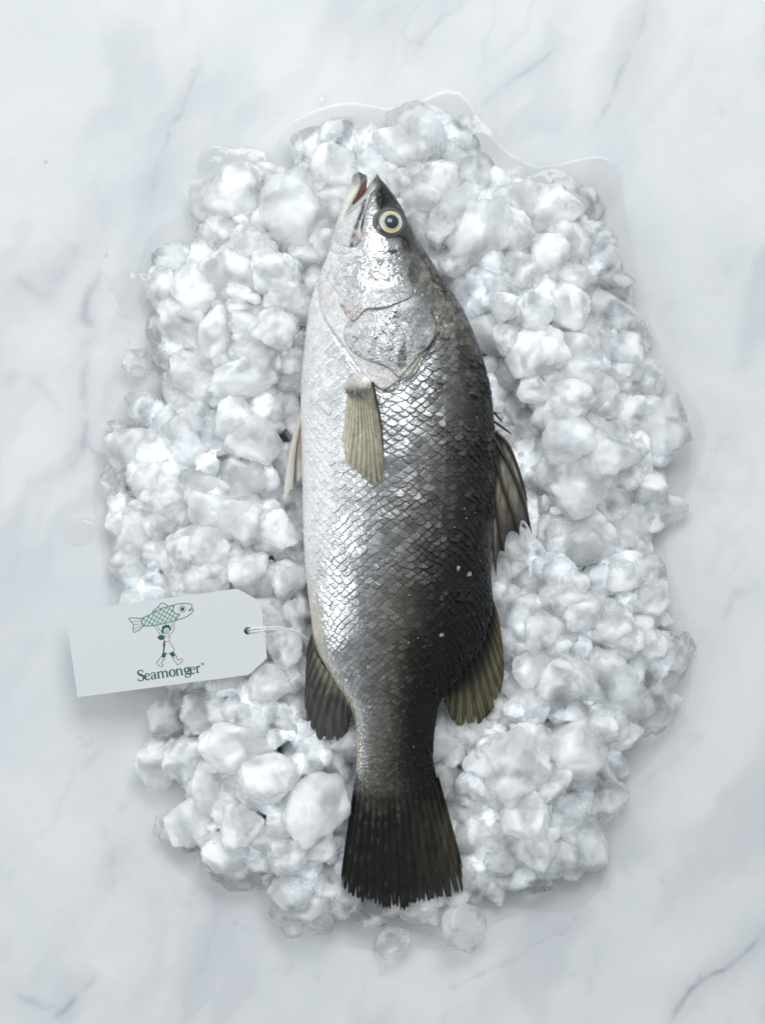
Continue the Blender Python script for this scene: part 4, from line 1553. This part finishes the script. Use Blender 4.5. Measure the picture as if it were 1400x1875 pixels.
def ribbon(pts, widths, n=None, closed=False):
    pts = np.array(pts, float)
    wd = np.full(len(pts), widths, float) if np.isscalar(widths) else np.array(widths, float)
    if len(pts) > 2:
        n = n or max(12, 6 * len(pts))
        p3 = catmull(np.concatenate([pts, wd[:, None]], 1), n, closed)
        if closed:
            p3 = np.concatenate([p3, p3[:1]])
    else:
        p3 = np.concatenate([pts, wd[:, None]], 1)
    d = np.gradient(p3[:, :2], axis=0)
    d /= np.linalg.norm(d, axis=1)[:, None] + 1e-9
    nn = np.stack([-d[:, 1], d[:, 0]], 1)
    L = p3[:, :2] + nn * p3[:, 2:3] / 2
    R = p3[:, :2] - nn * p3[:, 2:3] / 2
    return [[tuple(L[i]), tuple(L[i + 1]), tuple(R[i + 1]), tuple(R[i])] for i in range(len(p3) - 1)]


Z5 = lambda q: [(220 + x * 0.12857, 1080 + y * 0.12857) for x, y in q]


def build_tag():
    import bmesh
    root = bpy.data.objects.new('paper_tag', None)
    link(root)
    root.location = P(300, 1180, 0.020)
    tag(root, 'white paper tag with a green fish carrier emblem, corded to the fish', 'tag')
    outer = [(119.6, 1120.7), (434, 1078), (477, 1102), (489, 1205), (455, 1236), (142, 1277)]
    hole = [(453.5 + 7.2 * math.cos(a), 1155 + 7.2 * math.sin(a)) for a in np.linspace(0, 2 * math.pi, 32, endpoint=False)]
    # sample the long edges so that the card can bow a little
    pts = []
    for i in range(6):
        a, b = outer[i], outer[(i + 1) % 6]
        k = max(2, int(math.hypot(b[0] - a[0], b[1] - a[1]) / 20))
        pts += [(a[0] + (b[0] - a[0]) * j / k, a[1] + (b[1] - a[1]) * j / k) for j in range(k)]
    bm = bmesh.new()
    ed = []
    for loop in (pts, hole):
        vs = [bm.verts.new(tag_pt(x, y, 0)) for x, y in loop]
        ed += [bm.edges.new((vs[i], vs[(i + 1) % len(vs)])) for i in range(len(vs))]
    bmesh.ops.triangle_fill(bm, edges=ed, use_beauty=True)
    for f in bm.faces:
        if f.normal.z < 0:
            f.normal_flip()
    g = bmesh.ops.extrude_face_region(bm, geom=bm.faces[:])
    for v in g['geom']:
        if isinstance(v, bmesh.types.BMVert):
            v.co.z -= 0.0005
    bmesh.ops.recalc_face_normals(bm, faces=bm.faces[:])
    me = bpy.data.meshes.new('card')
    bm.to_mesh(me)
    bm.free()
    me.materials.append(M_CARD)
    inv = Matrix.Translation(root.location).inverted()
    card = link(bpy.data.objects.new('card', me), root)
    card.matrix_parent_inverse = inv

    # emblem
    bodyo = [(295, 415), (350, 385), (440, 345), (480, 318), (540, 290), (600, 262), (680, 240), (760, 218), (830, 202), (920, 194), (985, 203), (1022, 222), (1022, 245), (1000, 273), (968, 302)]
    lower = [(968, 303), (1000, 291), (1036, 270), (1036, 298), (1004, 342), (940, 385), (860, 415), (780, 440), (700, 462), (620, 482), (520, 502), (430, 515), (340, 516), (312, 502), (300, 460), (295, 415)]
    gill = [(752, 222), (766, 245), (750, 280), (762, 318), (800, 340), (845, 350), (838, 372), (805, 415), (780, 440)]
    scal = bodyo[:7] + [(752, 222), (766, 245), (750, 280), (762, 318), (800, 340), (845, 350), (838, 372), (805, 415)] + lower[8:15]
    flat('emblem_fish_fill', [Z5(scal)], M_MINT, 0.00008, root)
    polys = []
    LW = 9.0

    def line(q, w=LW, closed=False):
        for f in ribbon(q, w, None, closed):
            polys.append(Z5(f))
    line(bodyo)
    line(lower)
    line(gill)
    line([(295, 412), (210, 402), (145, 402), (122, 414), (150, 450), (190, 500), (182, 560), (186, 598), (212, 603), (270, 570), (325, 518)])
    for q in ([(163, 450), (285, 447)], [(192, 500), (280, 486)], [(192, 558), (296, 516)], [(590, 238), (625, 268)], [(536, 252), (585, 272)], [(500, 290), (530, 305)], [(470, 318), (492, 330)]):
        line(q, 5)
    line([(455, 328), (488, 282), (540, 245), (580, 196), (610, 190), (650, 210), (686, 238)])
    sp = np.array(scal)
    for (dx, dy, ox, oy, sx, sy, n) in [(0.51, -0.86, 300, 470, 48, 14, 14), (0.86, 0.50, 300, 400, 32, -52, 12)]:
        for k in range(-6, n + 6):
            x0, y0 = ox + sx * k, oy + sy * k
            t = np.arange(-500, 700, 8.0)
            X, Y = x0 + dx * t, y0 + dy * t
            m = inside(X, Y, sp)
            i = 0
            while i < len(t):
                if m[i]:
                    j = i
                    while j + 1 < len(t) and m[j + 1]:
                        j += 1
                    if j > i:
                        line([(X[i], Y[i]), (X[j], Y[j])], 7.2)
                    i = j
                i += 1
    circ = lambda cx, cy, r, n=28: [(cx + r * math.cos(a), cy + r * math.sin(a)) for a in np.linspace(0, 2 * math.pi, n, endpoint=False)]
    line(circ(885, 275, 46, 16), 6, True)
    polys.append(Z5(circ(885, 275, 28)))
    # the carrier
    for q in ([(490, 515), (525, 570), (560, 628), (578, 655)], [(525, 510), (555, 560), (588, 602), (585, 628)], [(770, 450), (768, 500), (768, 560), (740, 608), (710, 640), (700, 680), (697, 732)],
              [(742, 460), (738, 500), (735, 540), (712, 580)], [(590, 622), (612, 650), (628, 682)], [(640, 640), (645, 668), (660, 672)], [(690, 650), (680, 672)],
              [(640, 738), (665, 742), (692, 736)], [(638, 740), (632, 830), (625, 892), (660, 908), (720, 905), (770, 864), (735, 790), (700, 735)],
              [(646, 598), (662, 610), (680, 598)], [(660, 578), (668, 590), (660, 592)], [(648, 566), (662, 562)], [(678, 562), (692, 562)], [(618, 585), (628, 612), (655, 628), (685, 620), (702, 590), (706, 570)],
              [(590, 985), (606, 992)], [(762, 968), (790, 965)]):
        line(q, 6.0)
    for q in ([(585, 955), (550, 1000), (518, 1040), (540, 1070), (590, 1098), (612, 1085), (605, 1065), (582, 1050), (610, 1010), (635, 970)],
              [(740, 960), (780, 1020), (810, 1065), (830, 1065), (885, 1012), (880, 986), (860, 982), (825, 1005), (805, 960), (785, 932)]):
        line(q, 6.4, True)
    for q in ([(590, 565), (598, 525), (640, 498), (692, 500), (714, 525), (720, 562), (704, 572), (690, 545), (650, 540), (622, 560), (614, 590), (630, 615), (608, 622), (588, 600)],
              [(525, 682), (560, 648), (600, 648), (632, 665), (626, 698), (598, 718), (560, 712)],
              [(626, 690), (640, 740), (634, 830), (624, 895), (608, 890), (614, 820), (606, 780), (622, 740)],
              [(604, 893), (658, 910), (635, 970), (583, 955)], [(698, 907), (758, 878), (786, 932), (740, 962)],
              circ(655, 574, 4.5, 10), circ(686, 571, 4.5, 10)):
        polys.append(Z5(q))
    flat('emblem', polys, M_INK, 0.00014, root)

    # lettering: stroke skeletons with the pen widths of a serif face
    G = {
        'S': [([(.86, 1.30), (.72, 1.49), (.48, 1.54), (.22, 1.44), (.14, 1.2), (.30, .97), (.62, .78), (.86, .55), (.84, .22), (.62, .03), (.38, -.02), (.16, .08), (.07, .32)],
               [.06, .1, .11, .16, .2, .24, .27, .24, .19, .12, .1, .09, .06]), ([(.90, 1.14), (.88, 1.5)], [.07, .08]), ([(.04, .02), (.05, .42)], [.09, .06])],
        'e': [([(.10, .57), (.80, .60)], [.07, .07]), ([(.80, .58), (.76, .86), (.5, 1.0), (.22, .86), (.10, .52), (.2, .16), (.46, .0), (.68, .04), (.86, .24)],
               [.13, .14, .09, .16, .21, .19, .13, .1, .05])],
        'a': [([(.14, .74), (.22, .95), (.44, 1.0), (.64, .9), (.68, .7), (.68, .15), (.76, .03), (.94, .10)], [.17, .1, .08, .14, .19, .19, .13, .05]),
              ([(.68, .6), (.4, .5), (.14, .36), (.12, .14), (.26, .0), (.46, .05), (.66, .22)], [.06, .08, .15, .18, .13, .08, .06])],
        'm': [([(.24, 0), (.24, 1)], [.19, .19]), ([(.02, .92), (.24, .98)], [.06, .09]), ([(.04, .03), (.46, .03)], [.07, .07]),
              ([(.28, .72), (.44, .93), (.66, .98), (.86, .85), (.91, .6), (.91, .02)], [.06, .09, .13, .17, .19, .19]), ([(.72, .03), (1.12, .03)], [.07, .07]),
              ([(.95, .72), (1.11, .93), (1.33, .98), (1.53, .85), (1.58, .6), (1.58, .02)], [.06, .09, .13, .17, .19, .19]), ([(1.38, .03), (1.80, .03)], [.07, .07])],
        'n': [([(.24, 0), (.24, 1)], [.19, .19]), ([(.02, .92), (.24, .98)], [.06, .09]), ([(.04, .03), (.46, .03)], [.07, .07]),
              ([(.28, .72), (.44, .93), (.66, .98), (.86, .85), (.91, .6), (.91, .02)], [.06, .09, .13, .17, .19, .19]), ([(.72, .03), (1.12, .03)], [.07, .07])],
        'o': [([(.48 + .38 * math.cos(a), .5 + .49 * math.sin(a)) for a in np.linspace(0, 2 * math.pi, 13)[:-1]], 'o')],
        'g': [([(.44 + .29 * math.cos(a), .66 + .31 * math.sin(a)) for a in np.linspace(0, 2 * math.pi, 13)[:-1]], 'o'), ([(.66, .86), (.84, .98), (.98, .94)], [.05, .09, .13]),
              ([(.30, .40), (.18, .25), (.28, .13), (.6, .09), (.86, -.02), (.88, -.24), (.6, -.43), (.28, -.40), (.12, -.24), (.2, -.05), (.34, .08)], [.07, .1, .15, .18, .17, .12, .08, .1, .13, .1, .06])],
        'r': [([(.24, 0), (.24, 1)], [.19, .19]), ([(.02, .92), (.24, .98)], [.06, .09]), ([(.04, .03), (.48, .03)], [.07, .07]), ([(.28, .68), (.42, .92), (.58, .98), (.70, .90)], [.06, .1, .16, .22])]}
    place = [('S', 255, 96), ('e', 352, 90), ('a', 440, 92), ('m', 528, 92), ('o', 702, 96), ('n', 794, 95), ('g', 912, 98), ('e', 996, 90), ('r', 1080, 92)]
    polys2 = []
    sl = -0.138
    for ch, x0, un in place:
        by = 1302 + (x0 - 255) * sl
        for pts_, wd in G[ch]:
            cl = False
            if isinstance(wd, str):
                cl = True
                wd = [.08 + .13 * abs(math.cos(a)) for a in np.linspace(0, 2 * math.pi, 13)[:-1]]
            q = [(x0 + un * (x + 0.10 * y * 0) - un * y * 0.138, by + un * x * sl - un * y) for x, y in pts_]
            for f in ribbon(q, [w_ * un * 1.28 for w_ in wd], None, cl):
                polys2.append(Z5(f))
    rx, ry = 1172, 1058
    for q, w_, c_ in ([circ(rx, ry, 17, 14), 4, True], [[(rx - 6, ry + 10), (rx - 6, ry - 10)], 4, False], [[(rx - 6, ry - 9), (rx + 6, ry - 8), (rx + 5, ry), (rx - 6, ry + 1)], 3.5, False], [[(rx, ry + 1), (rx + 8, ry + 10)], 4, False]):
        for f in ribbon(q, w_, None, c_):
            polys2.append(Z5(f))
    flat('lettering', polys2, M_INK, 0.00012, root)

    # cord through the hole
    def tube(name, path, rad, n=60, parent=root, ends=True):
        p = catmull(path, n)
        W = PA(p[:, 0], p[:, 1], p[:, 2])
        d = np.gradient(W, axis=0)
        d /= np.linalg.norm(d, axis=1)[:, None]
        sd = np.cross(d, [0, 0.03, 1.0])
        sd /= np.linalg.norm(sd, axis=1)[:, None]
        up = np.cross(sd, d)
        th = np.linspace(0, 2 * math.pi, 12, endpoint=False)
        V = W[:, None] + rad * (np.cos(th)[None, :, None] * sd[:, None] + np.sin(th)[None, :, None] * up[:, None])
        o = mesh_np(name, V, grid_faces(n, 12, wrap=True), M_CORD, parent)
        o.matrix_parent_inverse = inv
        return o
    zt = float(tag_z(460, 1155))
    tube('cord', [(455, 1153, zt - .0015), (461, 1152, zt + .0008), (472, 1150.5, zt + .0012), (485, 1149.5, zt + .0012), (500, 1149, zt + .0006), (520, 1150, zt - .0005), (546, 1158.5, zt - .003), (562, 1169, zt - .007), (572, 1178, zt - .011)], 0.00052)
    tube('cord', [(456, 1158, zt - .0015), (462, 1156.5, zt + .0008), (473, 1155.5, zt + .0011), (486, 1153.5, zt + .0010), (500, 1153, zt + .0003), (520, 1154, zt - .0008), (544, 1162, zt - .0035), (558, 1171, zt - .0075), (568, 1180, zt - .0115)], 0.00052)
    kn = []
    for a in np.linspace(0, 4 * math.pi, 30):
        kn.append((484 + 3.0 * a / 12.6, 1151.5 + 4.6 * math.cos(a), zt + .0010 + 0.0013 * math.sin(a)))
    tube('knot', kn, 0.00045, 90)
    return root


build_tag()

# ------------------------------------------------------------------ meltwater
def blob(name, poly, h, label, cat, group=None, seed=1, zz=0.0002):
    pts = catmull(poly, 160, True)
    c = pts.mean(0)
    s = np.concatenate([np.linspace(0, 0.85, 16), 0.85 + 0.15 * np.sin(np.linspace(0, math.pi / 2, 14))[1:]])
    X = c[0] + (pts[None, :, 0] - c[0]) * s[:, None]
    Y = c[1] + (pts[None, :, 1] - c[1]) * s[:, None]
    prof = (1 - s ** 6) ** 0.5 if name == 'water_puddle' else (1 - s ** 2) ** 0.5
    Z = zz + h * prof[:, None] * (1 + 0.25 * fbm(X / 14, Y / 14, 2, seed))
    Vw = PA(X, Y, Z)
    o = mesh_np(name, Vw, grid_faces(len(s), 160, wrap=True), M_WATER)
    tag(o, label, cat, group)
    return o


def ring(cx, cy, rx, ry, seed):
    r3 = np.random.default_rng(seed)
    return [(cx + rx * (1 + r3.uniform(-.15, .15)) * math.cos(a), cy + ry * (1 + r3.uniform(-.15, .15)) * math.sin(a)) for a in np.linspace(0, 2 * math.pi, 9)[:-1]]


PUDDLES = [
    ([(x_ + (x_ - 715) / 520 * g_, y_ + (y_ - 950) / 740 * g_) for (x_, y_), g_ in zip(PILE[::5], 14 + 60 * np.clip(fbm(PILE[::5, 0] / 110, PILE[::5, 1] / 110, 2, 611) + 0.15, 0, 1))], 'wide thin sheet of meltwater spreading on the marble under the whole heap'),
    ([(738, 205), (755, 188), (800, 190), (820, 205), (840, 220), (870, 208), (890, 225), (912, 250), (900, 290), (850, 310), (790, 300), (745, 270)], 'thin meltwater puddle with a wavy bright edge above the fish mouth'),
    ([(935, 350), (960, 325), (1010, 305), (1050, 322), (1075, 352), (1085, 400), (1030, 420), (960, 400)], 'thin round meltwater puddle at the upper right shoulder of the ice'),
    ([(362, 300), (385, 275), (430, 268), (475, 272), (492, 290), (485, 320), (450, 345), (400, 350), (370, 335)], 'thin meltwater puddle behind the ice left of the fish mouth'),
    ([(202, 520), (215, 500), (250, 496), (285, 510), (290, 560), (260, 590), (225, 578), (205, 550)], 'thin clear meltwater puddle at the left edge beside the gill'),
    ([(112, 965), (135, 950), (165, 952), (178, 970), (165, 992), (135, 998), (115, 985)], 'small flat water puddle lying alone left of the heap above the tag'),
    ([(560, 1700), (640, 1680), (760, 1690), (860, 1650), (1000, 1640), (960, 1668), (905, 1690), (880, 1715), (830, 1740), (760, 1735), (690, 1740), (610, 1720)], 'wide meltwater puddle under the last ice pieces below the tail'),
    ([(1180, 760), (1245, 790), (1262, 860), (1240, 940), (1200, 970), (1170, 880)], 'meltwater puddle at the right edge beside the spiny back fin')]
for k, (pl, lb) in enumerate(PUDDLES):
    blob('water_puddle', pl, 0.0013 if k else 0.0005, lb, 'puddle', 'meltwater puddles on the marble', k + 1, 0.0002 + 0.00004 * k)
# narrow rivulet
rv = catmull([(826, 1810), (850, 1798), (880, 1783), (920, 1765), (950, 1752), (975, 1732), (1012, 1712)], 60)
wv = 3.5 + 2.5 * fbm(np.arange(60) / 7.0, np.zeros(60), 3, 9)
wv[0] = wv[-1] = 0.5
rp = [(x, y - w_) for (x, y), w_ in zip(rv, wv)] + [(x, y + w_) for (x, y), w_ in zip(rv[::-1], wv[::-1])]
X = np.array([[x, x, x] for x, y in rv])
Y = np.array([[y - w_, y, y + w_] for (x, y), w_ in zip(rv, wv)])
Z = np.array([[0.0002, 0.0008, 0.0002]] * 60)
tag(mesh_np('water_trail', PA(X, Y, Z), grid_faces(60, 3), M_WATER), 'thin crooked trail of water on the marble below the tail', 'water trail')

DROPS = [(589, 183, 10, 10), (155, 1358, 14, 11), (222, 1475, 10, 8), (340, 1655, 11, 8), (352, 1629, 8, 10), (478, 1683, 6, 5), (523, 1772, 12, 14), (580, 1784, 8, 8), (700, 1781, 11, 6),
         (1054, 1620, 13, 13), (1102, 1619, 10, 11), (1210, 1610, 6, 7), (1026, 1700, 17, 13), (1046, 1784, 5, 5), (878, 1783, 8, 6), (828, 1808, 8, 6), (1226, 558, 7, 6), (1214, 1030, 7, 7),
         (1314, 916, 4, 4), (1310, 856, 4, 4), (1142, 1590, 9, 5), (1150, 1602, 6, 4), (1049, 1680, 5, 5), (452, 1700, 6, 4), (430, 1690, 7, 4), (1240, 760, 5, 5)]


def near(x, y):
    if y < 300:
        return 'above the fish mouth'
    if x > 1150 and y < 1200:
        return 'right of the heap beside the belly'
    if x < 300:
        return 'left of the heap below the tag'
    if y < 1660 and x > 1000:
        return 'right of the heap beside the tail fin'
    if x > 800:
        return 'below the ice right of the tail'
    return 'below the ice left of the tail'


from collections import Counter as _C
dl = [('tiny' if rx < 7 else 'round', near(x, y)) for x, y, rx, ry in DROPS]
for k, (x, y, rx, ry) in enumerate(DROPS):
    lb = f'{dl[k][0]} clear water drop on bare marble {dl[k][1]}'
    gp = f'{dl[k][0]} drops {dl[k][1]}' if _C(dl)[dl[k]] > 1 else 'water drops on the marble'
    blob('water_drop', ring(x, y, rx, ry, k), 0.0013 if rx > 6 else 0.0012, lb, 'water drop', gp, k)
